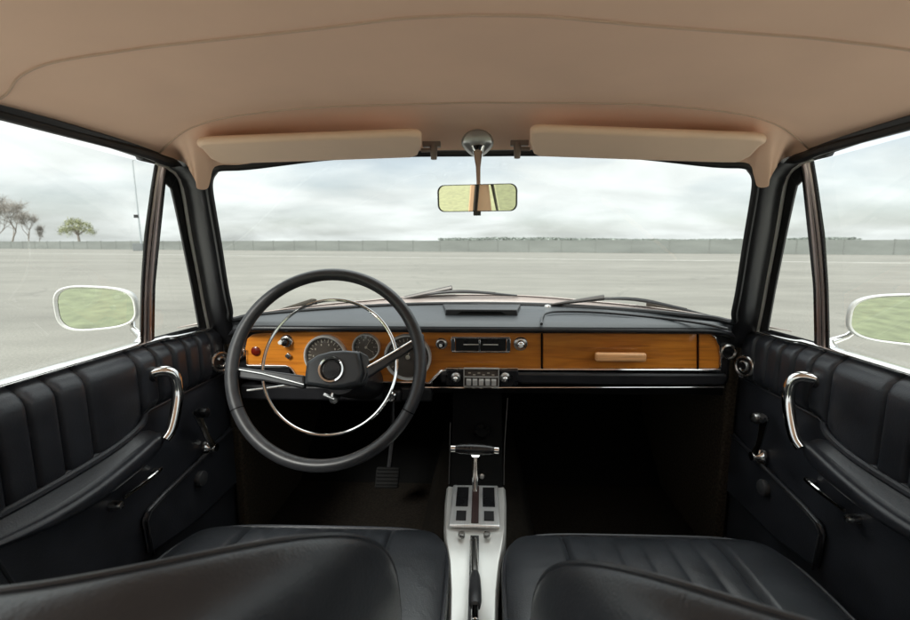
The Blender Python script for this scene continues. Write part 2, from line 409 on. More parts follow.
# --- headliner
S_px = [(480,102),(560,102.5),(630,103.5),(680,106.5),(720,110.5),(745,114.5),(762,119),(775,123.5),(787,130),(797,138),(805,145.5),(811,151)]
S_ = [aR(*p) for p in S_px]; S_[0][0] = 0.
def hdr(x): return np.array([x, .948-.035*(x/.54)**2, .186-.045*(abs(x)/.54)**3])
L_ = [hdr(0), hdr(.16), hdr(.30), hdr(.40), hdr(.475), aW(745,163,.0), aW(757,184,.0), aD(767,184,-.008), aD(774.5,168.5,-.008), aD(785,158,-.008), aD(799,152.8,-.006), aD(811.5,152,-.003)]
Rl_px = [(0,104),(6,94),(20,75),(50,61),(150,46),(300,30),(400,17.5),(480,14)]
Rl = [aR(*p) for p in Rl_px]; Rl = [mx(p, -1) for p in Rl][::-1]; Rl[0][0] = 0.
Rl[-1][0] = .60
def rear_at(x):                # y of the rear seam at a given x
    for a, b in zip(Rl, Rl[1:]):
        if a[0] <= x <= b[0]: w_ = (x-a[0])/max(b[0]-a[0], 1e-6); return a*(1-w_)+b*w_
    return Rl[-1]
R2 = [rear_at(min(.60, .60*(i/11)**.85)) for i in range(12)]
def full(L): return [mx(p, -1) for p in L[:0:-1]]+list(L)
IN = np.array([-.8, -.6, 0.])
L_ = [hdr(0), hdr(.16), hdr(.30), hdr(.40), hdr(.475), aW(746,164)+IN*.004, aW(755.5,176)+IN*.010, aY(757.5,186.5,.928), aY(768,186.5,.912), aY(770,179,.905), aY(775.5,169,.892), aD(786,160)+IN*.014, aD(799,154.5)+IN*.004, aD(811.5,152.3)+IN*.002]
S2 = S_[:6]+[aR(757,117.3), aR(766,120.2), aR(775,123.5), aR(783,127.5), aR(790,132.2)]+[aR(798,138.6), aR(805,145.2), aR(811,151)]
R3 = [rear_at(min(.60, .60*(k/13)**.85)) for k in range(14)]
def dense(L, n=56):            # equal steps of the index, smooth
    return spline(L, n)
Sd, Ld, Rd = dense(S2), dense(L_), dense(R3)
Sd[0][0] = Rd[0][0] = Ld[0][0] = 0.
rows = []
for y_, dz in ((-1.0, -.015), (-.6, -.004), (-.2, .002), (.15, .002)): rows.append(full([np.array([p[0], y_ if y_ < .1 else min(y_, p[1]-.1), crown(p[0])+dz]) for p in Rd]))
for v in np.linspace(0, 1, 8)[:-1]: rows.append(full([a*(1-v)+b*v+np.array([0,0,.004*math.sin(math.pi*v)]) for a, b in zip(Rd, Sd)]))
NROOF = len(rows)+1
for v in np.linspace(0, 1, 15):
    r = []
    for a, b in zip(Sd, Ld):
        d_ = np.linalg.norm(b-a); r.append(a*(1-v)+b*v+np.array([0, .10, .30])*d_*v*(1-v))
    rows.append(full(r))
g = MB(); g.loft(rows, closed=False, caps=False)
hl = build(g, 'headliner', M['beige'], car, smooth=180)
for line in (Rd, Sd):
    g = MB(); P = full([p+np.array([0,0,-.0006]) for p in line]); g.tube(P, .0015, 6)
    build(g, 'seam', M['seam'], hl)
# outer roof skin
g = MB()
rr = [[p+np.array([0, 0, .03]) for p in r] for r in rows]
g.loft(rr[:NROOF]+[[p+np.array([0,.015,.03]) for p in full(Ld)]], closed=False, caps=False)
build(g, 'roof', M['body'], car, smooth=180, solid=.004)
for s in (-1, 1):              # filler behind the corner between roof, pillar and door
    P = [aW(752,172)+np.array([.012,.02,.012]), aW(764,172)+np.array([.02,.016,.016]), aD(785,158)+np.array([.018,.012,.014]), aD(800,153)+np.array([.010,0,.014]), aD(808,150)+np.array([.004,-.005,.016])]
    g = MB(); g.tube([mx(p, s) for p in spline(P, 16)], .015, 8); build(g, 'corner_filler', M['vinyl'], car)
for s in (-1, 1):              # cant rail between roof skin and headliner edge
    g = MB(); P = [np.array([.605*s, y, z]) for y, z in ((.87,.17),(.6,.172),(.1,.175),(-.5,.172),(-1.0,.16))]
    g.tube(P, .012, 8); build(g, 'cant_rail', M['vinyl'], car)
# --- windscreen
def ws_base(x): return np.array([x, 1.405-.284*(abs(x)/.63)**2.2, -.190])
wside = [aW(733,322), aW(734.5,312), aW(739,290), aW(746,245), aW(752,210), aW(755.5,187), aW(755,176), aW(751,169), aW(744,165)]
top = [hdr(.46)+np.array([0,.008,-.004]), hdr(.3)+np.array([0,.008,-.004]), hdr(.15)+np.array([0,.008,-.004])]
half = [ws_base(.15), ws_base(.3), ws_base(.45), ws_base(.55), ws_base(.60)]+wside+top
loop = [ws_base(0)]+half+[hdr(0)+np.array([0,.008,-.004])]+[mx(p, -1) for p in half[::-1]]
g = MB(); g.tube(spline(loop+[loop[0]], 160)[:-1], .0075, 8, closed=True)
build(g, 'windscreen_seal', M['rubber'], car)
def wsurf(u, v):
    x = -1+2*u; bx, tx = .635*x, .565*x
    a = ws_base(bx); b = hdr(tx)
    q = a*(1-v)+b*v; q[1] += .035*math.sin(math.pi*v)*(1-abs(x)**2)+.004; return q
g = MB(); g.grid(24, 14, wsurf)
build(g, 'windscreen', M['glass'], car)
# --- A pillars
chrome_px = [(757,334),(763,305),(767.7,279),(776.6,233),(782,200),(786,180),(792,170),(801,164),(812,160)]
for s in (-1, 1):
    ch = resample([aD(*p) for p in chrome_px[:8]], 22); wp = resample([aW(*p) for p in [(733,324),(739,290),(746,245),(752,210),(755.5,187),(757,178),(761,170),(768,164)]], 22)
    rings = []
    for a, b in zip(wp, ch):
        o = np.array([-.8, -.6, 0.])*.012
        rings.append([mx(a, s), mx(a*.75+b*.25+o, s), mx(a*.5+b*.5+o*1.3, s), mx(a*.25+b*.75+o, s), mx(b, s), mx(b+np.array([.008,.012,0]), s), mx(a+np.array([.02,.03,0]), s)])
    rings.insert(0, [p+(p-q)*4 for p, q in zip(rings[0], rings[1])])
    g = MB(); g.loft(rings); build(g, 'windscreen_pillar', M['vinyl'], car, smooth=60)
    # door seal that turns from pillar to roof
    sp = [aD(756,322,-.004), aD(762,285,-.004), aD(768,250,-.004), aD(773,215,-.005), aD(776,190,-.006), aD(782,172,-.006), aD(792,161,-.006), aD(806,156,-.005), aD(825,149,-.004)]
    sp += [np.array([.60, y, .161]) for y in (.7, .5, .2, -.1)]
    g = MB(); g.tube([mx(p, s) for p in spline(sp, 60)], [.0055+.004*math.exp(-((i-34)/9)**2) for i in range(60)], 8)
    g.tube([mx(p, s) for p in spline([aD(782,186,.007), aD(790,172,.008), aD(800,163,.008), aD(812,157,.008), aD(830,152,.008)], 20)], .008, 8); build(g, 'door_seal', M['rubber'], car)
# --- cowl, hood and wings
def hood(u, v):
    x = -.80+1.6*u; y = 1.475-.28*(abs(x)/.75)**2.2+(2.75-1.475+.20*(abs(x)/.75)**2.2)*v
    z = -.178-.16*v-.10*v*v-.045*(abs(x)/.8)**3+.010*(1-min(1, abs(x)/.35)**2)*(v < .98)
    return np.array([x, y, z])
g = MB(); g.grid(33, 14, hood); build(g, 'hood', M['hood'], car, smooth=60, solid=.003)
g = MB(); g.grid(25, 4, lambda u, v: ws_base(-.625+1.25*u)*(1-v)+hood((.8-.625+1.25*u)/1.6, 0)*v+np.array([0, .004, -.004-.012*math.sin(math.pi*v)]))
build(g, 'cowl', M['hood'], car, solid=.002)
for s in (-1, 1):
    g = MB(); g.grid(12, 6, lambda u, v: (s*(.80+.03*math.sin(math.pi*v*.9)), 1.12+1.62*u, -.258-.26*u*u*.5-.60*v))
    build(g, 'front_wing', M['body'], car, solid=.004)
g = MB(); g.box((0, 2.72, -.78), (1.5, .05, .5)); build(g, 'nose', M['body'], car, bevel=.02)
# --- floor, tunnel, firewall, kick panels
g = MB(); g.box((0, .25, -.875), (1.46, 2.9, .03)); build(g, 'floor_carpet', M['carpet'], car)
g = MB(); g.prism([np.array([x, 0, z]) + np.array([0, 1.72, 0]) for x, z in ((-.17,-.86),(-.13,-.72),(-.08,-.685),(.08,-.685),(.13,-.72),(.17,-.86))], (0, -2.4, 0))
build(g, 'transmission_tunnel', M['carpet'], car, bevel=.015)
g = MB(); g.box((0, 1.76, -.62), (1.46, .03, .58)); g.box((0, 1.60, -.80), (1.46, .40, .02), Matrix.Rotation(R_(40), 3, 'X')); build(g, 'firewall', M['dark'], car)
for s in (-1, 1):
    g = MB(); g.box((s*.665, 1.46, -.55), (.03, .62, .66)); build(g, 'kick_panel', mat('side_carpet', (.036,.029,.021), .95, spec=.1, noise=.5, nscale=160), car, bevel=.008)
    g = MB(); g.box((s*.70, .45, -.835), (.09, 2.2, .06)); build(g, 'door_sill', M['vinyl'], car, bevel=.01)
# --- rear half (behind the viewer)
for s in (-1, 1):
    g = MB(); g.loft([[np.array([s*x, y0, z]), np.array([s*x, y1, z]), np.array([s*(x+.04), y1, z]), np.array([s*(x+.04), y0, z])] for x, z, y0, y1 in ((.68,-.8,-.14,-.05),(.69,-.21,-.13,-.05),(.60,.17,-.10,-.05))])
    build(g, 'middle_pillar', M['vinyl'], car)
    g = MB(); g.prism([np.array([s*.68,-1.0,-.22]), np.array([s*.66,-1.36,-.22]), np.array([s*.59,-1.02,.17]), np.array([s*.60,-.90,.17])], (s*.05,0,0)); rp = build(g, 'rear_pillar', M['beige'], car, bevel=.01)
    g = MB(); g.tube([(s*.68,-.985,-.22), (s*.60,-.885,.17)], .014, 8); build(g, 'door_seal', M['rubber'], rp)
    g = MB(); g.grid(10, 6, lambda u, v: (s*(.80+.03*math.sin(math.pi*v*.9)), -1.0-1.24*u, -.215-.02*u-.72*v)); build(g, 'rear_side', M['body'], car, solid=.004)
    g = MB(); g.prism([np.array([s*.72,-1.0,-.212]), np.array([s*.80,-1.0,-.216]), np.array([s*.80,-2.2,-.235]), np.array([s*.72,-2.2,-.235])], (0,0,-.01)); build(g, 'rear_waist', M['body'], car)
g = MB(); g.box((0, -1.25, -.235), (1.36, .45, .03)); build(g, 'parcel_shelf', M['vinyl'], car, bevel=.008)
g = MB(); g.grid(3, 3, lambda u, v: (-.8+1.6*u, -1.48-.75*v, -.225-.02*v)); build(g, 'boot_lid', M['body'], car, solid=.004)
g = MB(); g.add([(-.62,-1.42,-.21),(.62,-1.42,-.21),(.56,-1.02,.165),(-.56,-1.02,.165)], [(0,1,2,3)]); build(g, 'rear_window', M['glass'], car, smooth=0)
g = MB(); g.tube([(-.64,-1.44,-.21),(.64,-1.44,-.21),(.58,-1.02,.17),(-.58,-1.02,.17)], .02, 8, closed=True); build(g, 'rear_window_seal', M['rubber'], car)
g = MB(); g.box((0,-2.24,-.55), (1.6,.05,.62)); build(g, 'tail', M['body'], car, bevel=.02)

# ================================================================== REAR SEAT
t = thing('bench_seat', (0, -.8, -.86), 'black leather rear bench behind the front seats', 'seat')
g = MB(); g.box((0, -.62, -.66), (1.3, .5, .26)); build(g, 'cushion', M['seat_leather'], t, bevel=.06, seg=4)
g = MB(); g.box((0, -.98, -.46), (1.3, .16, .56), Matrix.Rotation(R_(-14), 3, 'X')); build(g, 'backrest', M['seat_leather'], t, bevel=.05, seg=4)

# ================================================================== FRONT DOORS
def zseam(y): k = min(1, max(0, (.885-y)/.10)); return -.345-.050*k*k*(3-2*k)
PLEATS = [1.15, 1.097, 1.047, 1.002, .955, .905, .853, .735, .680, .632, .585, .54, .49, .44, .39, .34, .29, .24, .19, .14, .09]
def door_x(y, z):              # inner face of the right door
    x = .690
    if z > zseam(y):           # padded upper section with stitched pleats
        i = next((k for k in range(len(PLEATS)-1) if PLEATS[k+1] <= y <= PLEATS[k]), None)
        if i is not None:
            t_ = (y-PLEATS[i+1])/(PLEATS[i]-PLEATS[i+1]); wd = PLEATS[i]-PLEATS[i+1]
            e = min(1., (-.214-z)/.012, (z-zseam(y))/.018); e = max(0, e)
            dm = min(t_, 1-t_)*wd; pil = (1-abs(2*t_-1)**4)*.0045+.0055*(1-math.exp(-(dm/.0035)**1.5))
            x -= .007*e+pil*math.sqrt(max(0, min(1., (-.200-z)/.012, (z-zseam(y))/.018)))
        if z > -.25: x += .02*((z+.25)/.035)**2
    else:
        x -= .004*math.sin(min(1, max(0, zseam(y)-z)/.02)*math.pi/2)
    return x
def make_door(s, label):
    t = thing('car_door', (s*.75, .6, -.85), label, 'car door', 'front doors of the car')
    A = lambda P: [mx(p, s) for p in P]
    # trim panel, upper pleated
    ys = sorted(set([round(1.15-.0025*i, 4) for i in range(428)]+PLEATS))
    zs = [-.212, -.216, -.222, -.23, -.238, -.246, -.26, -.28, -.30, -.32, -.332, -.339, -.3445]
    g = MB(); nz = len(zs)
    def front(y, z):           # forward edge of the trim curves back
        lim = 1.150+.03*max(0, -(z+.25))/.1; lim = min(lim, 1.178)
        if z > -.24: lim -= .05*((z+.24)/.028)**2
        return min(y, lim)
    g.grid(len(ys), nz, lambda u, v: (lambda y, z0: (lambda z: (s*door_x(y, z), front(y, z), z))(z0 if z0 > -.25 else -.25+(z0+.25)/.095*(zseam(y)+.25)*-1.))(ys[round(u*(len(ys)-1))], zs[round(v*(nz-1))]))
    up = build(g, 'pleated_upper_panel', M['leather'], t, smooth=50)
    zs2 = [-.3445, -.348, -.352, -.36, -.40, -.45, -.50, -.55, -.60, -.65, -.70, -.80]
    g = MB(); g.grid(90, len(zs2), lambda u, v: (lambda y, z0: (lambda z: (s*door_x(y, z), y, z))(z0+(zseam(y)+.345)*max(0, 1+(z0+.345)/.2)))(.08+1.098*u, zs2[round(v*(len(zs2)-1))]))
    build(g, 'lower_panel', M['leather'], t, smooth=50)
    g = MB(); g.tube(A([(.6835, y, zseam(y)-.0008) for y in np.linspace(1.175, .08, 60)]), .0022, 6); build(g, 'stitched_seam', M['leather'], up)
    # map pocket
    pk = [(1.17,-.497), (1.00,-.522), (.88,-.536), (.835,-.545), (.822,-.56), (.828,-.64), (.95,-.662), (1.17,-.666)]
    g = MB(); g.prism(A([(.686, y, z) for y, z in pk]), (-s*.014, 0, 0)); pkt = build(g, 'map_pocket', M['leather'], t, bevel=.008, seg=3)
    g = MB(); g.tube(A([(.668, y, z-.001) for y, z in pk[:6]]), .0022, 6); build(g, 'pocket_edging', M['vinyl'], pkt)
    # outer skin, glass, frame
    g = MB(); g.grid(8, 7, lambda u, v: (s*(.80+.03*math.sin(math.pi*v*.9)), .07+1.05*u, -.252-.683*v)); build(g, 'outer_skin', M['body'], t, solid=.004)
    g = MB(); g.prism(A([(.725, 1.12, -.238), (.80, 1.12, -.256), (.80, .07, -.256), (.725, .07, -.238)]), (0, 0, -.008)); build(g, 'waist_ledge', M['body'], t)
    sill = spline([(.688, 1.110, -.2195), (.690, .99, -.2135), (.700, .955, -.2105), (.703, .80, -.209), (.703, .50, -.208), (.703, .08, -.208)], 30)
    g = MB(); g.tube(A([p+np.array([.004,0,0]) for p in sill]), [.008+.006*min(1, i/10) for i in range(30)], 10, up=(0,0,1), ratio=.42); build(g, 'chrome_waist_strip', M['chrome'], t)
    g = MB(); g.prism(A([(.708, .99, -.216), (.722, .99, -.216), (.722, .08, -.212), (.708, .08, -.212)]), (0,0,-.02)); build(g, 'glass_channel', M['rubber'], t)
    ch = [aD(*p) for p in chrome_px]
    g = MB(); g.tube(A(spline(ch, 60)), .0042, 8); build(g, 'chrome_frame_strip', M['strip'], t)
    ql = [(767,331),(774.2,290),(785.5,233),(792.5,200),(796.5,183.5),(799.5,174)]
    g = band(A([aD(*p, .004) for p in chrome_px[:7]]), A([aD(*p, .004) for p in ql]), s*.005)
    b2 = band(A([aD(812,153,.002), aD(860,136,.002), np.array([.603,.66,.168]), np.array([.603,.4,.168]), np.array([.603,.07,.168])]), A([aD(812,159,.002), aD(860,143,.002), np.array([.603,.66,.155]), np.array([.603,.4,.155]), np.array([.603,.07,.155])]), s*.005)
    g.add(b2.v, b2.f)
    b2 = band(A([aD(789,173,.003), aD(800,166,.003), aD(809,162,.003)]), A([aD(796,186,.003), aD(802,180,.003), aD(809,170,.003)]), s*.005); g.add(b2.v, b2.f)
    build(g, 'window_frame', M['vinyl'], t, bevel=.003)
    vw = build(band(A([aD(766,335,.002), aD(792,343,.002), aD(816,351,.002)]), A([aD(769,329.5,.002), aD(792,335.5,.002), aD(816,342,.002)]), s*.005), 'vent_window', M['vinyl'], t, bevel=.003)
    g = MB(); g.tube(A([aD(*p, .004) for p in ql]), .0022, 8); g.tube(A([aD(767,331,.004), aD(814,342.5,.004)]), .0025, 8); build(g, 'rubber_seal', M['rubber'], vw)
    dl = [(814.2,347),(813.6,310),(813,286),(808.5,242),(802.3,183.5),(799,166)]; dr = [(828.5,352),(828,320),(827,286),(823.5,235),(816.5,185),(812.5,161)]
    mixp = lambda w_: [tuple(np.array(a)*(1-w_)+np.array(b)*w_) for a, b in zip(dl, dr)]
    g = MB(); g.add(A([aD(764,334,.012)]+[aD(*p, .012) for p in mixp(.6)]+[aD(795,172,.012), aD(793,184,.012), aD(782,233,.012), aD(772,290,.012)]), [tuple(range(11))])
    build(g, 'pane', M['glass'], vw, smooth=0)
    dv = build(band(A([aD(*p, -.002) for p in dl]), A([aD(*p, -.002) for p in dr]), s*.003), 'divider_post', M['plastic'], t)
    g = MB(); g.tube(A(spline([aD(*p, -.003) for p in mixp(.36)], 24)), .0062, 8, up=(1,0,0), ratio=.35); build(g, 'chrome_bead', M['rosy_chrome'], dv)
    g = MB(); g.tube(A(spline([aD(*p, -.003) for p in mixp(.70)], 24)), .003, 8); build(g, 'channel_bead', M['rosy_chrome'], dv)
    gp_ = lambda y, z: np.array([.714-.278*(z+.21), y, z])
    g = MB(); g.add(A([aD(*p, .014) for p in mixp(.45)]+[gp_(.09,.160), gp_(.09,-.219)]), [tuple(range(8))])
    build(g, 'side_window', M['glass'], t, smooth=0)
    # armrest: a sculpted shelf running back from the grab handle
    rings = []
    for y, w0, zt, zl, zb in ((.885,.034,-.388,-.394,-.418), (.865,.050,-.376,-.388,-.428), (.82,.058,-.366,-.393,-.437), (.75,.062,-.364,-.404,-.444), (.68,.062,-.366,-.412,-.447), (.62,.058,-.371,-.413,-.442), (.56,.046,-.380,-.410,-.430), (.51,.028,-.390,-.406,-.416), (.485,.010,-.397,-.402,-.408)):
        x0 = .688; w0 *= .86; xi = x0-w0
        rings.append([mx(p, s) for p in ((x0, y, zt), (x0-w0*.3, y, zt-.010), (x0-w0*.62, y, zl-.003), (xi+.007, y, zl+.001), (xi, y, zl-.006), (xi+.002, y, zb+.012), (xi+.016, y, zb), (x0, y, zb-.004))])
    g = MB(); g.loft(rings); arm = build(g, 'armrest', M['leather'], t, smooth=60, sub=2)
    g = MB(); g.tube(A(spline([(.690,.872,-.352), (.674,.84,-.362), (.668,.78,-.374), (.668,.70,-.380), (.674,.60,-.384), (.690,.52,-.388)], 24)), .007, 8); build(g, 'armrest_welt', M['leather'], arm)
    # grab handle
    gp = spline([(.704,.874,-.280), (.690,.882,-.274), (.672,.893,-.268), (.655,.904,-.269), (.645,.911,-.284), (.641,.909,-.316), (.640,.896,-.352), (.640,.876,-.388), (.644,.862,-.402)], 30)
    rr_ = [.0102+.0014*math.sin(math.pi*i/29) for i in range(30)]
    g = MB(); g.tube(A(gp), rr_, 12); gh = build(g, 'grab_handle', M['chrome'], t)
    g = MB(); g.tube(A([(.676,.890,-.271), (.696,.878,-.278)]), .0155, 14); build(g, 'mounting_boss', M['vinyl'], gh)
    # window crank
    c0 = np.array([.682, 1.035, -.505]); c1 = np.array([.655, .998, -.395]) if s > 0 else np.array([.655, .985, -.392])
    if s < 0: c0 = np.array([.682, 1.05, -.510])
    g = MB(); g.tube(A(spline([c0+np.array([-.018,0,0]), c0*.6+c1*.4+np.array([-.008,0,0]), c1], 10)), [.009,.008,.0075,.007,.007,.007,.0075,.008,.009,.010], 8)
    g.lathe(mx(c0, s), (-s, 0, 0), [(.020,0),(.020,.006),(.013,.012),(.010,.026),(.001,.027)], 18); wc = build(g, 'window_crank', M['chrome'], t)
    g = MB(); g.lathe(mx(c1, s), (-s, 0, 0), [(.006,-.004),(.011,.004),(.013,.016),(.011,.026),(.001,.030)], 16); build(g, 'knob', M['satin'] if s > 0 else M['plastic'], wc)
    # lower round knob
    kp = np.array([.668, .995, -.563]); g = MB(); g.lathe(mx(kp, s), (-s, 0, 0), [(.017,-.004),(.019,.003),(.017,.008),(.012,.010),(.001,.011)], 20); build(g, 'round_boss', mat('grey_plastic', (.045,.045,.048), .5, noise=.2), t)
    # release lever
    l0, l1 = np.array([.662, .866, -.470]), np.array([.664, .768, -.476])
    g = MB(); g.tube(A(spline([l0+np.array([.02,.004,-.006]), l0, l0*.5+l1*.5+np.array([-.004,0,.001]), l1], 12)), [.006,.0055,.005,.0048,.0046,.0044,.0044,.0042,.004,.004,.004,.004], 8, up=(1,0,0), ratio=.7)
    rl = build(g, 'release_lever', M['chrome'], t)
    g = MB(); g.lathe(mx(l1+np.array([.004,-.006,-.012]), s), (-s,0,0), [(.008,-.02),(.008,.0),(.006,.004),(.001,.005)], 12); build(g, 'pivot', M['satin'], rl)
    # vent knob
    vp = np.array([.672, 1.118, -.306])
    ax_ = np.array([-s*.93, -.33, .05])
    g = MB(); g.lathe(mx(vp, s), ax_, [(.028,-.02),(.028,.0),(.0255,.004),(.001,.004)], 28); vk = build(g, 'vent_knob', M['vinyl'], t)
    axn = ax_/np.linalg.norm(ax_); q = np.cross(axn, [0,0,1.]); q /= np.linalg.norm(q); w3 = np.cross(q, axn)
    cir = lambda r_, a_, h_: mx(vp, s)+axn*h_+r_*(math.cos(a_)*q+math.sin(a_)*w3)
    g = MB(); g.tube([cir(.0245, a_, .004) for a_ in np.linspace(0, 2*math.pi, 37)[:-1]], .004, 8, closed=True); build(g, 'chrome_ring', M['satin'], vk)
    g = MB(); g.tube([cir(.0115, a_, .007) for a_ in np.linspace(R_(40), R_(320), 20)], .0036, 8); build(g, 'lever_tab', M['satin'], vk)
    return t
make_door(-1, "driver's door beside the steering wheel, black pleated trim with chrome grab handle")
make_door(1, "passenger's door beside the glove box, black pleated trim with chrome grab handle")

# ================================================================== DASHBOARD
d = thing('dashboard', (0, 1.2, -.40), 'amber wood dashboard with black padded top and chrome rimmed gauges', 'dashboard')
YD = 1.13
def dp(px, py, y=YD): return aY(px, py, y)
# padded top
def padtop(u, v):
    x = -.655+1.31*u
    far = ws_base(x*.955); far = np.array([x, far[1]-.004, -.192])
    near = np.array([x, 1.108, -.2015]); e = max(0, (abs(x)-.56)/.095)
    near[1] += .03*e*e; near[2] -= .02*e*e
    k = min(1, v/.12)
    q = near*(1-v)+far*v; q[2] += .006*math.sin(math.pi*v)-.006*(1-k)**2
    if x > .09 and .32 < v < .9:    # shallow tray ahead of the passenger
        q[2] -= .006*min(1, (x-.09)/.03)*min(1, (v-.32)/.06)*min(1, (.9-v)/.1)
    return q
g = MB(); g.grid(150, 34, padtop)
tp = build(g, 'padded_top', M['pad'], d, smooth=70)
lip = []
for i in range(60):
    x = -.655+1.31*i/59; q = padtop(i/59, 0)
    lip.append([q+np.array([0,.003,.0]), q+np.array([0,-.003,-.005]), q+np.array([0,-.003,-.012]), q+np.array([0,.003,-.016]), q+np.array([0,.03,-.018]), q+np.array([0,.03,-.002])])
g = MB(); g.loft(lip); build(g, 'padded_lip', M['vinyl'], d, smooth=60)
# grille in the top of the pad
gq = [dp(443,304,1.30), dp(523,304,1.30)]
c = np.array([.008, 1.285, -.190])
g = MB(); vv = [(-.097,-.085,.013),(.097,-.085,.013),(.121,.085,.004),(-.121,.085,.004)]
g.loft([[c+np.array((x, y, -.006)) for x, y, z in vv], [c+np.array((x*.99, y, z)) for x, y, z in vv]]); gr = build(g, 'defrost_grille', M['vinyl'], tp, bevel=.003)
g = MB(); g.prism([c+np.array(v) for v in ((-.066,-.0865,.0005),(.066,-.0865,.0005),(.052,-.0865,.007),(-.052,-.0865,.007))], (0,.004,0)); build(g, 'slot', M['dark'], gr)
g = MB(); g.tube(spline([aZ(541.5,324,-.194), aZ(542,318,-.192), aZ(546,313.5,-.191), aZ(560,311.5,-.1905), aZ(600,312.5,-.1905), aZ(660,318,-.1915), aZ(705,324,-.1935), aZ(728,329,-.197)], 40), .0035, 8); build(g, 'tray_welt', M['vinyl'], tp)
# wood fascia (driver side to glove box)
YB = YD
out = [(245,349),(247,339),(252,334.5),(262,333),(340,331.5),(440,331),(541,331.5),(541,369),(446,369),(440,371),(428,382.5),(300,382.5),(292,369),(287,366),(246,365)]
g = MB(); g.prism([dp(*p) for p in out], (0, .018, 0)); wf = build(g, 'wood_fascia', M['wood'], d, smooth=0, bevel=.002)
glv = [(543,332),(697,332.5),(697,368.5),(543,368.5)]
g = MB(); g.prism([dp(*p, YD-.003) for p in glv], (0, .018, 0)); gb = build(g, 'glove_box_lid', M['wood'], d, smooth=0, bevel=.002)
endp = [(699,332.5),(708,333.5),(715,338),(719,346),(720,358),(719.5,368.5),(699,368.5)]
g = MB(); g.prism([dp(*p) for p in endp], (0, .018, 0)); build(g, 'wood_end_piece', M['wood'], d, smooth=0, bevel=.002)
hc = dp(620.5, 357, YD-.028); wd = (646-595)/450*1.10
g = MB(); g.box(hc, (wd, .016, .022)); hb = build(g, 'handle', M['handle_wood'], gb, bevel=.005, seg=3)
for k in (-1, 1):
    g = MB(); g.box(hc+np.array([k*wd*.36, .018, 0]), (.012, .022, .010)); build(g, 'standoff', M['plastic'], hb)
# base panels behind and below
g = MB(); g.box((0, 1.19, -.29), (1.31, .08, .145)); build(g, 'backing_panel', M['vinyl'], d, bevel=.01)
g = MB(); a, b = dp(440,371,1.125), dp(726,386,1.125); g.box((.5*(a[0]+b[0]), 1.15, .5*(a[2]+b[2])), (b[0]-a[0], .06, a[2]-b[2])); build(g, 'lower_pad', M['vinyl'], d, bevel=.008, seg=3)
g = MB(); a, b = dp(238,384,1.14), dp(432,402,1.14); g.box((.5*(a[0]+b[0]), 1.17, .5*(a[2]+b[2])-.004), (b[0]-a[0], .05, a[2]-b[2])); build(g, 'lower_cover', M['vinyl'], d, bevel=.008)
g = MB(); a, b = dp(246,366.5), dp(290,382); g.box((.5*(a[0]+b[0]), 1.15, .5*(a[2]+b[2])), (b[0]-a[0], .03, a[2]-b[2])); build(g, 'knee_pad', M['vinyl'], d, bevel=.005)
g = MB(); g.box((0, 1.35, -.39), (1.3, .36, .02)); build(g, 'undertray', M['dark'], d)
# chrome lines
def strip(name, pts, r, y=YD-.004, par=d, m='chrome', ratio=1.):
    g = MB(); g.tube([dp(*p, y) for p in pts], r, 8, up=(0,0,1), ratio=ratio); return build(g, name, M[m], par)
strip('chrome_trim', [(296,381.5),(425,382.5),(429,383),(441,371),(446,369.3),(720,370)], .0034)
strip('chrome_trim', [(246,350),(246,364),(248,365.5),(286,365.8),(291,368),(299,380)], .002)
strip('chrome_trim', [(425,387.5),(520,387.6),(724,387.2)], .0020, YD-.012)
strip('chrome_trim', [(720.5,368),(720.8,357),(719.5,346),(715,337),(708,332.5)], .002)
strip('panel_gap', [(542,331),(542,387)], .0016, YD-.005, m='dark'); strip('panel_gap', [(698,331),(698,387)], .0016, YD-.005, m='dark')
# gauges
def gauge(px, py, rpx, n_tick, needles, name='gauge'):
    c = dp(px, py, YD-.004); r = rpx/450*1.145; back = (0, -1, 0)
    g = MB(); g.lathe(c, back, [(r*1.02,-.004),(r*1.02,.008),(r*.985,.012),(r*.93,.0115),(r*.90,.003)], 40, caps=False); gz = build(g, name, M['strip'], d)
    g = MB(); g.lathe(c, back, [(r*.93,.002),(.001,.002)], 40); build(g, 'dial', M['dial'], gz)
    g = MB()
    for k in range(n_tick):
        a_ = R_(225-270*k/(n_tick-1)); L = .16 if k % 2 == 0 else .09
        g.box(c+np.array([math.cos(a_)*r*(.83-L/2), -.0035, math.sin(a_)*r*(.83-L/2)]), (r*L, .001, r*.028), Matrix.Rotation(-a_, 3, 'Y'))
    for k in range(8):
        a_ = R_(215-250*k/7); g.box(c+np.array([math.cos(a_)*r*.58, -.0035, math.sin(a_)*r*.58]), (r*.05, .001, r*.09))
    build(g, 'dial_markings', M['mark'], gz)
    g = MB()
    for a_ in needles:
        a_ = R_(a_); g.box(c+np.array([math.cos(a_)*r*.3, -.006, math.sin(a_)*r*.3]), (r*.75, .0012, r*.035), Matrix.Rotation(-a_, 3, 'Y'))
    g.lathe(c, back, [(r*.1,.004),(r*.08,.009),(.0005,.0095)], 14); build(g, 'needle', M['mark'], gz)
    g = MB(); g.lathe(c, back, [(r*.93,.0105),(r*.6,.0125),(.001,.0135)], 32, caps=False); build(g, 'lens', M['lens'], gz)
gauge(326, 356, 21.5, 23, (215,)); gauge(366.5, 347, 13.8, 13, (60, -35)); gauge(408, 357, 23.5, 23, (75,))
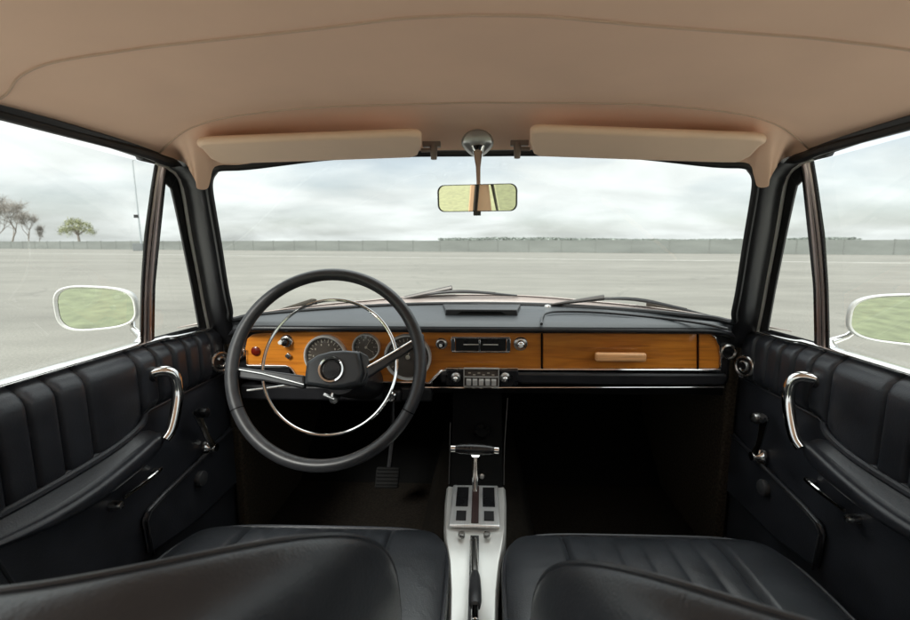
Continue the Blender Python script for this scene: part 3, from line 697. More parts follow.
# knobs
def knob(px, py, rpx, m1, m2, name='switch_knob', par=d, y=YD):
    c = dp(px, py, y); r = rpx/450*1.145
    g = MB(); g.lathe(c, (0,-1,0), [(r,-.002),(r,.004),(r*.85,.007),(r*.7,.008)], 24); o = build(g, name, M[m1], par)
    g = MB(); g.lathe(c, (0,-1,0), [(r*.62,.004),(r*.6,.018),(r*.5,.022),(r*.3,.024),(.0005,.0245)], 20); build(g, 'cap', M[m2], o)
    return o
knob(287, 341, 6.5, 'satin', 'plastic'); knob(441.5, 343.5, 6, 'satin', 'plastic'); knob(520.5, 343.5, 7, 'satin', 'chrome'); 
knob(456, 377, 5.2, 'satin', 'chrome', 'volume_knob', y=YD-.02); knob(505, 377, 5.2, 'satin', 'chrome', 'tuning_knob', y=YD-.02)
c = dp(441.5,343.5); g = MB(); g.lathe(c, (0,-1,0), [(.0045,.02),(.004,.0265),(.0005,.027)], 12); build(g, 'knob_dot', M['white'], d)
c = dp(520.5,343.5); g = MB(); g.lathe(c, (0,-1,0), [(.006,.02),(.005,.0265),(.0005,.027)], 12); build(g, 'knob_dot', M['white'], d)
c = dp(284.5,340.5); g = MB(); g.lathe(c, (0,-1,0), [(.006,.02),(.005,.0275),(.0005,.028)], 12); build(g, 'knob_dot', M['white'], d)
c = dp(289, 355.5); g = MB(); g.box(c+np.array([0,-.004,0]), (.013,.008,.013), Matrix.Rotation(R_(45), 3, 'Y')); build(g, 'toggle_switch', M['satin'], d, bevel=.002)
c = dp(256, 351); g = MB(); g.lathe(c, (0,-1,0), [(.012,-.002),(.012,.003),(.009,.005),(.0005,.006)], 20); build(g, 'warning_lamp', M['red'], d)
# heater control
a, b = dp(452,337), dp(509.5,351.5); c = (a+b)/2; W, Hh = b[0]-a[0], a[2]-b[2]
g = MB()
for dx, dz, w_, h_ in ((0, Hh/2, W, .004), (0, -Hh/2, W, .004), (-W/2+.003, 0, .010, Hh-.0041), (W/2-.003, 0, .010, Hh-.0041)):
    g.box(c+np.array([dx, -.003, dz]), (w_, .010, h_))
hcn = build(g, 'heater_control', M['chrome'], d, bevel=.001)
g = MB(); g.box(c+np.array([0,-.001,0]), (W-.02, .004, Hh-.005)); build(g, 'slot_plate', M['plastic'], hcn)
g = MB(); [g.box(c+np.array([dx, -.004, 0]), (W*.26, .003, .0022)) for dx in (-W*.17, W*.17)]; build(g, 'slider_track', M['white'], hcn)
g = MB(); g.box(c+np.array([-.003, -.010, 0]), (.005, .016, Hh*.8)); build(g, 'slider_lever', M['chrome'], hcn, bevel=.001)
# radio
a, b = dp(446,369.5,YD-.022), dp(518,387,YD-.022); c = (a+b)/2; W, Hh = b[0]-a[0], a[2]-b[2]
g = MB(); g.box(c+np.array([0,.02,0]), (W, .04, Hh)); ra = build(g, 'radio', M['plastic'], d, bevel=.003)
a, b = dp(464,368,YD-.026), dp(498.5,386.2,YD-.026); c = (a+b)/2; W, Hh = b[0]-a[0], a[2]-b[2]
g = MB(); g.box(c+np.array([0,.004,0]), (W, .008, Hh)); build(g, 'face_plate', M['dial'], ra, bevel=.0015)
g = MB(); g.box(c+np.array([0,-.001,Hh*.20]), (W*.86, .004, Hh*.30)); build(g, 'tuning_scale', M['dial'], ra)
g = MB(); [g.box(c+np.array([W*(-.34+.136*k), -.0035, Hh*.20+Hh*.05*(-1)**k]), (W*.075, .001, Hh*.06)) for k in range(6)]; build(g, 'scale_marks', M['mark'], ra)
for k in range(5):
    g = MB(); g.box(c+np.array([W*(-.36+.18*k), -.006, -Hh*.24]), (W*.14, .014, Hh*.34)); build(g, 'push_button', M['radio_paint'], ra, bevel=.0015)
g = MB(); g.tube([dp(446,368.5,YD-.023), dp(518,368.5,YD-.023)], .0015, 6); build(g, 'chrome_edge', M['chrome'], ra)
g = MB()
for z_ in (.5, .04, -.5): g.box(c+np.array([0,-.003,Hh*z_]), (W, .008, .0022))
for x_ in (-.5, .5): g.box(c+np.array([W*x_,-.003,0]), (.0022, .0079, Hh))
build(g, 'face_frame', M['radio_paint'], ra)
# ignition lock and side air vents
g = MB(); c = dp(391, 397, 1.12); g.box(c+np.array([0,.03,0]), (.05,.05,.036)); il = build(g, 'ignition_housing', M['vinyl'], d, bevel=.008)
g = MB(); g.lathe(c+np.array([0,.006,0]), (0,-1,0), [(.0135,-.004),(.0135,.004),(.010,.008),(.0005,.009)], 20); g.box(c+np.array([0,-.006,0]), (.003,.012,.016)); build(g, 'key_lock', M['chrome'], il)
for px, py in ((728,352),(238,352)):
    c = dp(px, py, 1.145); g = MB(); g.lathe(c, (0,-1,0), [(.021,-.004),(.021,.003),(.017,.006),(.014,.002)], 24, caps=False); av = build(g, 'side_air_vent', M['satin'], d)
    g = MB(); g.lathe(c, (0,-1,0), [(.0145,.001),(.0005,.001)], 20); g.box(c+np.array([0,-.003,0]), (.024,.003,.004)); build(g, 'flap', M['plastic'], av)

# ================================================================== STEERING WHEEL
wc_ = np.array([-.310, .888, -.2500]); TL = R_(20.5)
U = np.array([0, math.sin(TL), math.cos(TL)]); N_ = np.array([0, math.cos(TL), -math.sin(TL)]); X_ = np.array([1., 0, 0])
def wp_(x, y, n=0.): return wc_+X_*x+U*y+N_*n
t = thing('steering_wheel', wp_(0, 0, .06), 'two spoke black steering wheel with thin chrome horn ring, turned slightly', 'steering wheel')
g = MB(); g.tube([wp_(.1955*math.cos(a_), .1955*math.sin(a_)) for a_ in np.linspace(0, 2*math.pi, 97)[:-1]], .0128, 14, closed=True); rim = build(g, 'rim', M['rim'], t)
for a_ in (-153, -27):
    a_ = R_(a_); g = MB(); ca = wp_(.1955*math.cos(a_), .1955*math.sin(a_)); tg = -X_*math.sin(a_)+U*math.cos(a_)
    g.tube([ca-tg*.0011, ca+tg*.0011], .0131, 16); build(g, 'grip_groove', M['dark'], rim)
hr = np.array([.004, .002])
g = MB(); g.tube([wp_(hr[0]+.1405*math.cos(a_), hr[1]+.1405*math.sin(a_), .012) for a_ in np.linspace(0, 2*math.pi, 97)[:-1]], .0034, 8, closed=True); build(g, 'horn_ring', M['chrome'], t)
def wpx(px, py, n):            # a sight line meets the plane lying n behind the rim plane
    dd = ray(px, py); o = wc_+N_*n; return CAMP+dd*((o-CAMP).dot(N_)/dd.dot(N_))
HN = .010
hubp = [(304,385),(307,362),(318,355),(331,351.5),(345,350.5),(359,351.5),(362,362),(364,374),(360,383.5),(346,388),(331,389)]
fr = [wpx(*p, HN) for p in hubp]; cen = sum(fr)/len(fr)
g = MB(); g.loft([[cen+(p-cen)*k+N_*n for p in fr] for k, n in ((.9,-.008),(1.,0.),(1.03,.02),(1.0,.055))])
hub = build(g, 'hub', M['pad'], t, bevel=.004, seg=3, smooth=35)
sp_ = [(359.5,351.5),(368,356),(370,366),(366,379),(361,383.5),(364,374)]
g = MB(); g.loft([[p for p in [wpx(*q, HN+.001) for q in sp_]], [p for p in [wpx(*q, HN+.05) for q in sp_]]]); build(g, 'hub_shoulder', M['pad'], t, bevel=.003)
ec = wpx(331.5, 369.5, HN-.008)
g = MB(); g.lathe(ec, -N_, [(.0265,-.004),(.0275,.003),(.026,.006),(.0225,.005),(.0215,.001)], 36, caps=False); em = build(g, 'emblem_ring', M['chrome'], hub)
g = MB(); g.lathe(ec, -N_, [(.0225,.0),(.020,.002),(.0195,-.001),(.0005,-.002)], 32); build(g, 'emblem_dish', M['plastic'], em)
g = MB(); g.lathe(ec, -N_, [(.0185,.0005),(.0180,.0018),(.0172,.0005)], 32, caps=False); build(g, 'inner_ring', M['satin'], em)
def spoke(poly, n0, th):
    P = [wpx(*p, n0) for p in poly]; return MB().prism(P, N_*th)
g = spoke([(230,366),(258,369.5),(304,375.5),(304,389),(262,381),(230,377.5)], .006, .016); so = build(g, 'spoke', M['rim'], t, bevel=.004, seg=3)
g = MB(); g.tube([wpx(238,369.3,.003), wpx(262,373.5,.003), wpx(304,384.5,.003)], .0022, 8); build(g, 'chrome_bead', M['chrome'], so)
g = spoke([(366,366),(390,352),(423,333),(424,342),(392,362),(367,378.5)], .006, .016); so = build(g, 'spoke', M['rim'], t, bevel=.004, seg=3)
g = MB(); g.tube([wpx(367,367.5,.003), wpx(390,354.5,.003), wpx(414,340,.003)], .0022, 8); build(g, 'chrome_bead', M['chrome'], so)
# column
t = thing('steering_column', wp_(0, 0, .26), 'black steering column shroud behind the steering wheel with a thin pale stalk', 'steering column')
g = MB(); ch0 = wpx(342, 376, .07)
g.lathe(ch0, N_, [(.040,-.01),(.044,.02),(.048,.10),(.05,.22)], 24); cs = build(g, 'shroud', M['vinyl'], t)
g = MB(); g.tube([ch0+N_*.06+np.array([-.04,0,-.01]), aY(284,386,.965), aY(266,388.5,.955), aY(247,390.5,.945)], [.004,.0028,.0022,.0028], 8); build(g, 'indicator_stalk', M['satin'], t)
g = MB(); c = aY(334, 399, .96); g.lathe(c, (0,-1,-.3), [(.011,-.05),(.011,0),(.009,.006),(.0005,.008)], 14); g.tube([c+np.array([-.022,.0,.010]), c+np.array([.004,-.006,.002])], .004, 8); build(g, 'lock_knob', M['satin'], t)

# ================================================================== PEDAL
t = thing('brake_pedal', (-.28, 1.32, -.76), 'wide ribbed black brake pedal in the dark footwell under the steering wheel', 'pedal')
rt = Matrix.Rotation(R_(-35), 3, 'X'); c = np.array([-.283, 1.305, -.725])
g = MB(); g.box(c, (.074, .014, .062), rt); pd = build(g, 'pad', mat('pedal_rubber', (.012,.012,.012), .8, spec=.1, noise=.2), t, bevel=.005)
g = MB(); [g.box(c+np.array(rt @ Vector((0,-.008,-.022+.011*k))), (.066,.004,.003), rt) for k in range(5)]; build(g, 'rib', M['dark'], pd)
g = MB(); g.tube([c+np.array([0,.01,0]), c+np.array([0,.09,.09]), c+np.array([0,.13,.28])], .008, 8); build(g, 'arm', M['vinyl'], t)

# ================================================================== CENTRE CONSOLE, LEVERS
t = thing('centre_console', (0, .85, -.70), 'narrow cream centre console with chrome selector plate between the front seats', 'console')
prof = [(1.045,-.600,.0735), (.98,-.604,.0725), (.90,-.612,.068), (.865,-.618,.063), (.82,-.630,.054), (.76,-.645,.047), (.70,-.660,.044), (.58,-.675,.042), (.45,-.68,.042)]
rings = []
for y, z, w_ in prof:
    rings.append([np.array([x-.003, y, zz]) for x, zz in ((-w_,-.74),(-w_,z-.008),(-w_+.005,z-.001),(-w_+.012,z-.002),(-.016,z-.006),(.016,z-.006),(w_-.012,z-.002),(w_-.005,z-.001),(w_,z-.008),(w_,-.74))])
g = MB(); g.loft(rings); build(g, 'cover', M['cream'], t, smooth=50, bevel=.0015)
g = MB(); g.prism([np.array([x-.003, y, -.6+(1.045-y)*-.08+.001]) for x, y in ((-.0565,1.038),(.0545,1.038),(.0545,.893),(-.0565,.893))], (0,0,.007))
pl = build(g, 'selector_plate', M['alu'], t, bevel=.003)
for sx in (-1, 1):
    g = MB(); g.prism([np.array([-.003+sx*.031+x, y, -.6+(1.045-y)*-.08+.0085]) for x, y in ((-.014,1.025),(.014,1.025),(.014,.955),(-.014,.955))], (0,0,.002)); build(g, 'indicator_window', M['plastic'], pl)
    g = MB(); g.prism([np.array([-.003+sx*.031+x, y, -.6+(1.045-y)*-.08+.0085]) for x, y in ((-.011,.938),(.011,.938),(.011,.908),(-.011,.908))], (0,0,.002)); build(g, 'indicator_window', M['rubber'], pl)
g = MB(); g.prism([np.array([-.003+x, y, -.6+(1.045-y)*-.08+.0086]) for x, y in ((-.008,1.03),(.008,1.03),(.008,.90),(-.008,.90))], (0,0,.0022)); build(g, 'gate_slot', mat('gate', (.03,.012,.01), .5, noise=.2), pl)
for px in (461.5, 487):
    c = aZ(px, 535, -.612); g = MB(); g.lathe(c, (0,-.08,1), [(.0075,-.004),(.0075,.003),(.006,.005),(.0005,.0055)], 16); g.box(c+np.array([0,0,.0055]), (.010,.0015,.001)); build(g, 'screw', M['satin'], t)
g = MB(); g.prism([np.array([-.003+x, y, z+.0015]) for x, y, z in ((-.009,.875,-.620),(.009,.875,-.620),(.009,.70,-.664),(-.009,.70,-.664))], (0,0,.004)); build(g, 'lever_slot', M['plastic'], t)
# upright black front of the console up to the dash
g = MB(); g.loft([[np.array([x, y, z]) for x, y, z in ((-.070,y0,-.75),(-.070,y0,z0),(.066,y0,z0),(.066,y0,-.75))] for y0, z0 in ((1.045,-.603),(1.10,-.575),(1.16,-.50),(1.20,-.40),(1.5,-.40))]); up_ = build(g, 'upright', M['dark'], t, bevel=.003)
for P in ([(-.071,1.05,-.598),(-.071,1.085,-.53),(-.071,1.11,-.46)], [(.067,1.05,-.598),(.069,1.09,-.52),(.078,1.13,-.40)]):
    g = MB(); g.tube(P, .0013, 6); build(g, 'edge_bead', mat('grey_edge', (.035,.035,.035), .5, noise=.1), up_)
c = aY(482, 431, 1.15)
g = MB(); g.lathe(c, (0,-.9,.4), [(.020,-.02),(.022,0),(.016,.010),(.0005,.012)], 20); [g.lathe(c+np.array([.016*math.cos(k*math.pi/4), -.004, .016*math.sin(k*math.pi/4)]), (0,-.9,.4), [(.006,-.01),(.006,.006),(.0005,.009)], 8) for k in range(8)]
build(g, 'fan_knob', M['dark'], t)
c = aY(482, 476, 1.07); g = MB(); g.lathe(c, (0,-1,.3), [(.007,-.02),(.0085,0),(.006,.006),(.0005,.007)], 14); build(g, 'glare_knob', M['satin'], t)  # added small knob standing in for a white glare on the console

t = thing('gear_selector', (-.003, .985, -.60), 'chrome gear lever with black T shaped handle on the console', 'gear lever')
b0, b1 = aY(475, 490, .99), aY(475.5, 455, .955)
g = MB(); g.tube([b0, b0*.7+b1*.3, b0*.3+b1*.7, b1], [.0055,.0075,.0085,.0095], 12); build(g, 'lever', M['chrome'], t)
h0, h1 = aY(450.5, 448.5, .945), aY(499, 450.5, .945)
g = MB(); P = [h0*(1-k)+h1*k for k in np.linspace(.10, .90, 9)]; g.tube(P, [.008,.0105,.0115,.012,.0122,.012,.0115,.0105,.008], 14); build(g, 'grip', M['plastic'], t)
for a_, b_ in ((0, .13), (.87, 1.)):
    g = MB(); g.tube([h0*(1-a_)+h1*a_, h0*(1-b_)+h1*b_], .0075, 12); build(g, 'end_cap', M['chrome'], t, bevel=.001)

t = thing('handbrake_lever', (-.003, .80, -.65), 'black gripped handbrake lever lying along the cream console', 'handbrake')
q0, q1, q2, q3 = aY(473.5, 540, .84), aY(475, 575, .745), aY(475, 605, .66), aY(475, 622, .615)
g = MB(); g.tube([q0+np.array([0,.02,-.02]), q0, q1], [.006,.007,.007], 10); build(g, 'rod', M['satin'], t)
g = MB(); P = [q1*(1-k)+q2*k for k in np.linspace(-.05, 1.05, 10)]; g.tube(P, [.0075,.0095,.0102,.0106,.011,.0113,.0113,.0112,.0108,.009], 12); build(g, 'grip', M['rim'], t)
g = MB(); g.tube([q2, q3], .006, 12); build(g, 'release_button', M['chrome'], t, bevel=.001)

# ================================================================== FRONT SEATS
def make_seat(s, cx, y_front, back_y, back_z, wrap, label):
    t = thing('bucket_seat', (cx, .6, -.86), label, 'car seat', 'front seats')
    hw = .285; zt = -.60; bx_ = cx; cx = s*.338
    # cushion: rounded plan, pleated middle panel
    seams = [-.155+.31*k/6 for k in range(7)]
    def top(u, v):
        a_ = -1+2*u; r_ = v
        return None
    n = 96; rings = []
    def plan(k, e):            # rounded rectangle, k = perimeter fraction, e = inset scale
        a2 = 2*math.pi*k; c_, s_ = math.cos(a2), math.sin(a2); pw = 2/5.6
        return np.array([math.copysign(abs(c_)**pw, c_)*hw*e, math.copysign(abs(s_)**pw, s_)*.29*e])
    yc = y_front-.29
    def hpill(x, y):
        h_ = -.012*((x/hw)**2)*0
        if abs(x) < .156:
            i = min(5, max(0, int((x+.155)/(.31/6)))); tt = (x-seams[i])/(.31/6); h_ += .0045*(1-abs(2*tt-1)**3)
        else:
            h_ += .006
        for q in (-.156, .156): h_ -= .010*math.exp(-((x-q)/.006)**2)
        return h_
    # top as a dense grid inside the plan
    g = MB(); m_ = 140; nv = 40
    def topg(u, v):
        x = -hw+2*hw*u; ex = abs(x)/hw
        ymax = .29*(max(0, 1-min(1, ex)**5.6))**(1/5.6)
        y = ymax*(-1+2*v); ey = abs(y)/.29
        edge = min(1, ((1-ex**3)*1.)) if ex < 1 else 0
        f_ = max(0, 1-max(ex, 0)**10)*max(0, 1-ey**10)
        z = zt+hpill(x, y)*f_-.016*(1-f_)-.012*(y/.29 > 0)*(max(0, y)/.29)**3
        return (cx+x, yc+y, z)
    g.grid(m_, nv, topg); cu = build(g, 'cushion', M['seat_leather'], t, smooth=60)
    g = MB(); ring = []
    per = [plan(k/n, 1.) for k in range(n)]
    def zrim(y): return zt-.016-.012*(max(0, y)/.29)**3
    rings = [[np.array([cx+p[0]*e, yc+p[1]*e, zrim(p[1])+dz]) for p in per] for e, dz in ((1.,0),(1.012,-.012),(1.016,-.04),(1.01,-.10),(.97,-.2))]
    g.loft(rings); build(g, 'cushion_side', M['seat_leather'], t, smooth=60)
    g = MB(); g.tube([np.array([cx+p[0]*1.004, yc+p[1]*1.004, zrim(p[1])+.002]) for p in per], .0038, 8, closed=True); build(g, 'piping', M['leather'], cu)
    cx = bx_
    # backrest: rounded panel wrapping forward at its sides
    hw2 = .250; zb = -.64; zm, hz = (back_z+zb)/2, (back_z-zb)/2
    def outl(k, e):
        a2 = 2*math.pi*k; c_, s_ = math.cos(a2), math.sin(a2); pw = 2/2.8
        return math.copysign(abs(c_)**pw, c_)*hw2*e, math.copysign(abs(s_)**pw, s_)*hz*e
    n = 160; rings = []
    for e, dy in ((.0,-.008),(.2,-.008),(.4,-.008),(.6,-.007),(.75,-.004),(.87,.001),(.94,.004),(.975,.003),(.993,-.002),(1.0,-.009),(1.002,-.018),(.998,-.030),(.985,-.045),(.965,-.060),(.93,-.076),(.88,-.090),(.80,-.103),(.70,-.111),(.55,-.116),(.35,-.119),(.15,-.120),(.0,-.120)):
        r_ = []
        for k in range(n):
            x, z = outl(k/n, max(e, .004)); zz = zm+z
            y = back_y+dy+wrap*(x/hw2)**2-.28*(zz-back_z)
            r_.append(np.array([cx+x, y, zz]))
        rings.append(r_)
    g = MB(); g.loft(rings); bk = build(g, 'backrest', M['seat_leather'], t, smooth=80)
    g = MB(); P = []
    for k in range(n):
        x, z = outl(k/n, .985); zz = zm+z; P.append(np.array([cx+x, back_y+.0035+wrap*(x/hw2)**2-.28*(zz-back_z), zz]))
    g.tube(P, .0032, 8, closed=True); build(g, 'piping', M['seat_leather'], bk)
    g = MB()
    for sx in (-1, 1): g.box((cx+sx*.2, yc, -.845), (.03, .5, .05))
    build(g, 'runner', M['satin'], t)
make_seat(-1, -.338, .908, .246, -.222, .195, "driver's black leather seat behind the steering wheel, low curved backrest")
make_seat(1, .318, .898, .208, -.220, .200, "passenger's black leather seat in front of the glove box, low curved backrest")

# ================================================================== SUN VISORS
def visor(s, F0, F1, H0, H1, label):
    t = thing('sun_visor', aY(*H1, .90), label, 'sun visor', 'sun visors')
    f0, f1, h0, h1 = aY(*F0, .80), aY(*F1, .80), aY(*H0, .90), aY(*H1, .90)   # outer / inner ends of free and hinge edges
    poly = [(0.02,.75),(0.0,.9),(.02,1.0),(.06,1.03),(.5,1.03),(.95,1.03),(.985,1.0),(1.0,.9),(1.0,.5),(.985,.1),(.96,0),(.5,-.02),(.15,-.02),(.085,.0),(.04,.3)]
    def pt(a_, q): return (h0*(1-a_)+h1*a_)*(1-q)+(f0*(1-a_)+f1*a_)*q
    nrm_ = np.cross(h1-h0, f0-h0); nrm_ /= np.linalg.norm(nrm_)
    if nrm_[2] < 0: nrm_ = -nrm_
    g = MB(); g.prism([pt(*p) for p in poly], nrm_*.015); pdp = build(g, 'pad', M['beige2'], t, bevel=.0065, seg=4)
    g = MB(); g.tube([pt(*p)+nrm_*.008 for p in poly[:8]], .0085, 8); 
    g2 = MB(); g2.tube([pt(*p)+nrm_*.004 for p in [(.03,.93),(.07,.965),(.5,.965),(.95,.965),(.985,.93)]], .0016, 6); build(g2, 'stitched_edge', M['seam'], pdp)
    ip = pt(1.0, .12)+nrm_*.01
    g = MB(); g.tube([ip+np.array([-s*-.0,0,0]), ip+np.array([-s*.03,.004,.002])], .004, 8); g.tube([ip+np.array([-s*.024,.004,-.016]), ip+np.array([-s*.024,.004,.012])], [.006,.008], 10); g.box(ip+np.array([-s*.02,.006,.012]), (.034,.012,.010)); build(g, 'bracket', mat('bracket', (.16,.12,.10), .4, noise=.1), t, bevel=.001)
visor(-1, (195,144.5), (422,136), (203,165), (421,158), 'driver\'s beige folded sun visor above the steering wheel')
visor(1, (769,140.5), (530,131.5), (757,164), (530,157), 'passenger\'s beige folded sun visor above the glove box')

# ================================================================== REAR VIEW MIRROR
t = thing('interior_mirror', aY(477, 145, .90), 'small framed interior mirror on a chrome stem below the headliner', 'mirror')
M['base_metal'] = mat('grey_mirror_base', (.30, .30, .30), .3, .8, noise=.1)
bc = aY(477.5, 143, .875)
g = MB(); tear = []
for a_ in np.linspace(0, 2*math.pi, 37)[:-1]:
    x = math.cos(a_)*.030; z = math.sin(a_)*.0225; 
    if z < 0: x *= (1+z/.0225*.45)
    tear.append((x, z))
for_ = [[bc+np.array([x*k, -dy+z*k*-.25, z*k]) for x, z in tear] for k, dy in ((1.,-.02),(1.,.004),(.86,.011),(.5,.014),(.02,.015))]
g.loft(for_); build(g, 'base_plate', M['base_metal'], t)
m0, m1 = aY(478, 153, .865), aY(478.5, 190, .80)
g = MB(); g.tube([m0+np.array([0,0,.012]), m0, m0*.6+m1*.4, m1+np.array([0,.012,0])], [.013,.009,.0045,.0035], 12); build(g, 'stem', M['chrome'], t)
mc = aY(477, 198, .795); nv_ = np.array([-.165, -.97, -.062]); nv_ /= np.linalg.norm(nv_); uz = np.array([0,0,1.]); uz = uz-nv_*uz.dot(nv_); uz /= np.linalg.norm(uz); ux = np.cross(uz, nv_); ux = -ux if ux[0] < 0 else ux
rr0 = rrect(.139, .0455, .012)
g = MB(); g.loft([[mc+ux*x*k+uz*z*k+nv_*dy for x, z in rr0] for k, dy in ((.8,-.016),(.97,-.010),(1.,-.002),(1.,.003),(.965,.004))], caps=False)
g.add([mc+ux*x*.8+uz*z*.8-nv_*.016 for x, z in rr0], [tuple(range(len(rr0)))])
build(g, 'frame', M['plastic'], t)
g = MB(); g.add([mc+ux*x*.966+uz*z*.95+nv_*.0025 for x, z in rr0], [tuple(range(len(rr0)))]); build(g, 'mirror_glass', M['mirror_y'], t, smooth=0)
g = MB(); g.box(mc-uz*.0255+nv_*.0, (.013,.010,.008)); build(g, 'tilt_tab', M['plastic'], t, bevel=.001)

# ================================================================== WING MIRRORS
M['mirror_paint'] = mat('mirror_paint', (.46, .46, .44), .3, coat=.5, noise=.05)
def wing_mirror(s, c, target, w, h_, foot, label):
    t = thing('wing_mirror', foot, label, 'wing mirror', 'wing mirrors')
    c = np.array(c); toe = CAMP-c; toe /= np.linalg.norm(toe); tg = np.array(target)/np.linalg.norm(target)
    n_ = toe+tg; n_ /= np.linalg.norm(n_)
    uz = np.array([0,0,1.]); uz -= n_*uz.dot(n_); uz /= np.linalg.norm(uz); ux = np.cross(n_, uz)
    if ux[0] < 0: ux = -ux
    pts = []
    for a_ in np.linspace(0, 2*math.pi, 49)[:-1]:
        cc, ss = math.cos(a_), math.sin(a_); x = math.copysign(abs(cc)**(2/3.2), cc)*w/2; z = math.copysign(abs(ss)**(2/3.2), ss)*h_/2
        z *= 1-.12*(x*-s/(w/2)); pts.append((x, z))
    g = MB(); g.loft([[c+ux*x*k+uz*z*k-n_*dy for x, z in pts] for k, dy in ((.02,.045),(.4,.043),(.75,.034),(.95,.018),(1.0,.004),(1.0,-.004),(.96,-.006),(.905,-.002))], caps=False)
    build(g, 'shell', M['mirror_paint'], t, smooth=70)
    g = MB(); g.add([c+ux*x*.915+uz*z*.89+n_*.001 for x, z in pts], [tuple(range(len(pts)))]); build(g, 'mirror_glass', M['mirror'], t, smooth=0)
    f_ = np.array(foot); a0 = c-n_*.03-uz*h_*.30-ux*s*w*.32
    g = MB(); g.tube([f_, f_*.55+a0*.45+np.array([s*.012,0,.0]), a0], [.009,.0065,.006], 10); ar = build(g, 'arm', M['chrome'], t)
    g = MB(); g.lathe(f_+np.array([0,0,-.012]), (0,0,1), [(.020,0),(.018,.008),(.011,.014),(.009,.02)], 18); build(g, 'foot', M['chrome'], t)
wing_mirror(-1, aX(97, 308, -.87), (-.28, -1, -.20),   .166, .102, (-.765, .985, -.215), 'white framed wing mirror outside the driver\'s window, reflecting grass')
wing_mirror(1, aX(898, 319, .87), (.10, -1, -.19), .172, .106, (.765, .985, -.215), 'white framed wing mirror outside the passenger\'s window, reflecting grass and car side')

# ================================================================== WIPERS
M['arm'] = mat('wiper_arm', (.05, .045, .042), .4, .5, noise=.1)
def wiper(piv, elbow, b0, bm, b1, Y, label):
    t = thing('windscreen_wiper', aY(*piv, Y), label, 'wiper', 'windscreen wipers')
    g = MB(); P = spline([aY(*piv, Y), aY(*elbow, Y-.01)], 6); g.tube(P, [.003,.0045,.006,.0075,.009,.010], 8, up=(0,0,1), ratio=.9); build(g, 'arm', M['arm'], t)
    g = MB(); g.lathe(aY(*piv, Y)+np.array([0,0,-.02]), (0,0,1), [(.014,0),(.014,.012),(.010,.02),(.001,.022)], 14); build(g, 'pivot_cap', M['satin'], t)
    q = [aY(*b0, Y+.0), aY(*bm, Y-.015), aY(*b1, Y)]
    P = spline(q, 14); g = MB(); g.tube(P, [.003+.004*math.sin(math.pi*i/13) for i in range(14)], 8, up=(0,0,1), ratio=.8); bl = build(g, 'blade', M['rubber'], t)
    g = MB(); P2 = spline([q[0]*.7+q[1]*.3+np.array([0,-.002,.005]), q[1]+np.array([0,-.002,.004]), q[1]*.35+q[2]*.65+np.array([0,-.002,.005])], 10); g.tube(P2, .0022, 6); build(g, 'bridge', M['arm'], bl)
wiper((362,307), (452,288), (400,298), (455,291.5), (517,295.5), 1.46, 'wiper parked ahead of the steering wheel and defrost grille')
wiper((548,305), (604,297.5), (590,299), (640,300), (711,316), 1.36, 'wiper parked ahead of the glove box')
g = None

# ================================================================== LIGHT, SKY, CAMERA
wld = bpy.data.worlds.new('World'); sc.world = wld; wld.use_nodes = True
nt = wld.node_tree; nt.nodes.clear(); N = nt.nodes.new; L = nt.links.new
SUN_EL, SUN_AZ = R_(42), R_(205)      # behind the car
sky = N('ShaderNodeTexSky'); sky.sky_type = 'NISHITA'; sky.sun_disc = False; sky.sun_elevation = SUN_EL; sky.sun_rotation = SUN_AZ; sky.dust_density = 2.; sky.air_density = 1.
bg = N('ShaderNodeBackground'); out = N('ShaderNodeOutputWorld')
tc = N('ShaderNodeTexCoord'); sep = N('ShaderNodeSeparateXYZ'); L(tc.outputs['Generated'], sep.inputs[0])
mz = N('ShaderNodeMath'); mz.operation = 'MAXIMUM'; mz.inputs[1].default_value = 0.; L(sep.outputs['Z'], mz.inputs[0])
za = N('ShaderNodeMath'); za.operation = 'ADD'; za.inputs[1].default_value = .24; L(mz.outputs[0], za.inputs[0])
cmb = N('ShaderNodeCombineXYZ')
for ax in 'XY':
    dv = N('ShaderNodeMath'); dv.operation = 'DIVIDE'; L(sep.outputs[ax], dv.inputs[0]); L(za.outputs[0], dv.inputs[1]); L(dv.outputs[0], cmb.inputs[ax])
def wn(scale, det, dist, stretch):
    mp = N('ShaderNodeMapping'); mp.inputs['Scale'].default_value = stretch; mp.inputs['Rotation'].default_value = (0,0,R_(8)); mp.inputs['Location'].default_value = (3.1, 1.7, 0); L(cmb.outputs[0], mp.inputs['Vector'])
    n = N('ShaderNodeTexNoise'); n.inputs['Scale'].default_value = scale; n.inputs['Detail'].default_value = det; n.inputs['Distortion'].default_value = dist; n.inputs['Roughness'].default_value = .52
    L(mp.outputs['Vector'], n.inputs['Vector']); return n
n1 = wn(1.0, 7, .3, (.85, 1.0, 1))
n2 = wn(1.9, 9, .35, (.75, 1.0, 1))
cov = N('ShaderNodeMapRange'); cov.inputs['From Min'].default_value = .38; cov.inputs['From Max'].default_value = .58; cov.inputs['To Min'].default_value = .52; cov.inputs['To Max'].default_value = 1; L(n1.outputs['Fac'], cov.inputs['Value'])
shade = N('ShaderNodeMapRange'); shade.inputs['From Min'].default_value = .34; shade.inputs['From Max'].default_value = .64; shade.inputs['To Min'].default_value = .80; shade.inputs['To Max'].default_value = 1.04; L(n2.outputs['Fac'], shade.inputs['Value'])
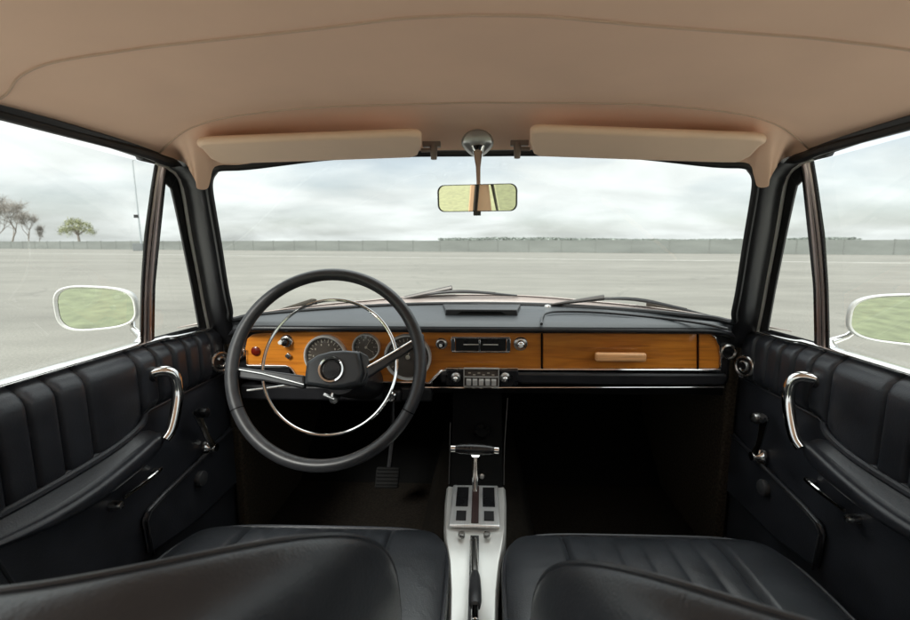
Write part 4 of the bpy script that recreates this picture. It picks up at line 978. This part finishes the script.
# an overcast sky is about three times as bright overhead as at the horizon
zen = N('ShaderNodeMapRange'); zen.inputs['From Min'].default_value = .22; zen.inputs['From Max'].default_value = .9; zen.inputs['To Min'].default_value = 1.; zen.inputs['To Max'].default_value = 3.6; L(mz.outputs[0], zen.inputs['Value'])
cl = N('ShaderNodeMath'); cl.operation = 'MULTIPLY'; L(shade.outputs[0], cl.inputs[0]); L(zen.outputs[0], cl.inputs[1])
cc = N('ShaderNodeVectorMath'); cc.operation = 'SCALE'; cc.inputs[0].default_value = (9.0, 9.3, 9.25); L(cl.outputs[0], cc.inputs['Scale'])
skb = N('ShaderNodeVectorMath'); skb.operation = 'SCALE'; skb.inputs['Scale'].default_value = 1.0; L(sky.outputs[0], skb.inputs[0])
mxn = N('ShaderNodeMix'); mxn.data_type = 'RGBA'; L(cov.outputs[0], mxn.inputs['Factor']); L(skb.outputs['Vector'], mxn.inputs[6]); L(cc.outputs['Vector'], mxn.inputs[7])
L(mxn.outputs[2], bg.inputs['Color']); bg.inputs['Strength'].default_value = .050
L(bg.outputs[0], out.inputs[0])

sl = bpy.data.lights.new('sun', 'SUN'); sl.energy = 1.9; sl.angle = R_(18); sl.color = (1, .97, .92)
so_ = bpy.data.objects.new('sun', sl); COL.objects.link(so_)
sd = Vector((math.sin(SUN_AZ)*math.cos(SUN_EL), math.cos(SUN_AZ)*math.cos(SUN_EL), math.sin(SUN_EL)))
so_.rotation_euler = sd.to_track_quat('Z', 'Y').to_euler(); so_.location = (0, 0, 30)

cam = bpy.data.cameras.new('camera'); co = bpy.data.objects.new('camera', cam); COL.objects.link(co)
cam.sensor_width = 36; cam.sensor_fit = 'HORIZONTAL'; cam.lens = F/910*36; cam.shift_x = -(CX-455)/910
cam.dof.use_dof = True; cam.dof.focus_distance = 1.15; cam.dof.aperture_fstop = 5.6; cam.clip_start = .02; cam.clip_end = 3000
mw = Matrix(((_rt[0], _up[0], -_fw[0], BX), (_rt[1], _up[1], -_fw[1], 0), (_rt[2], _up[2], -_fw[2], E), (0,0,0,1)))
co.matrix_world = mw
sc.camera = co
sc.view_settings.view_transform = 'Standard'; sc.view_settings.look = 'None'; sc.view_settings.gamma = 1; sc.view_settings.use_curve_mapping = False
sc.view_settings.exposure = 1.70
sc.cycles.max_bounces = 10; sc.cycles.diffuse_bounces = 6; sc.cycles.glossy_bounces = 5; sc.cycles.transparent_max_bounces = 16
sc.cycles.use_denoising = True
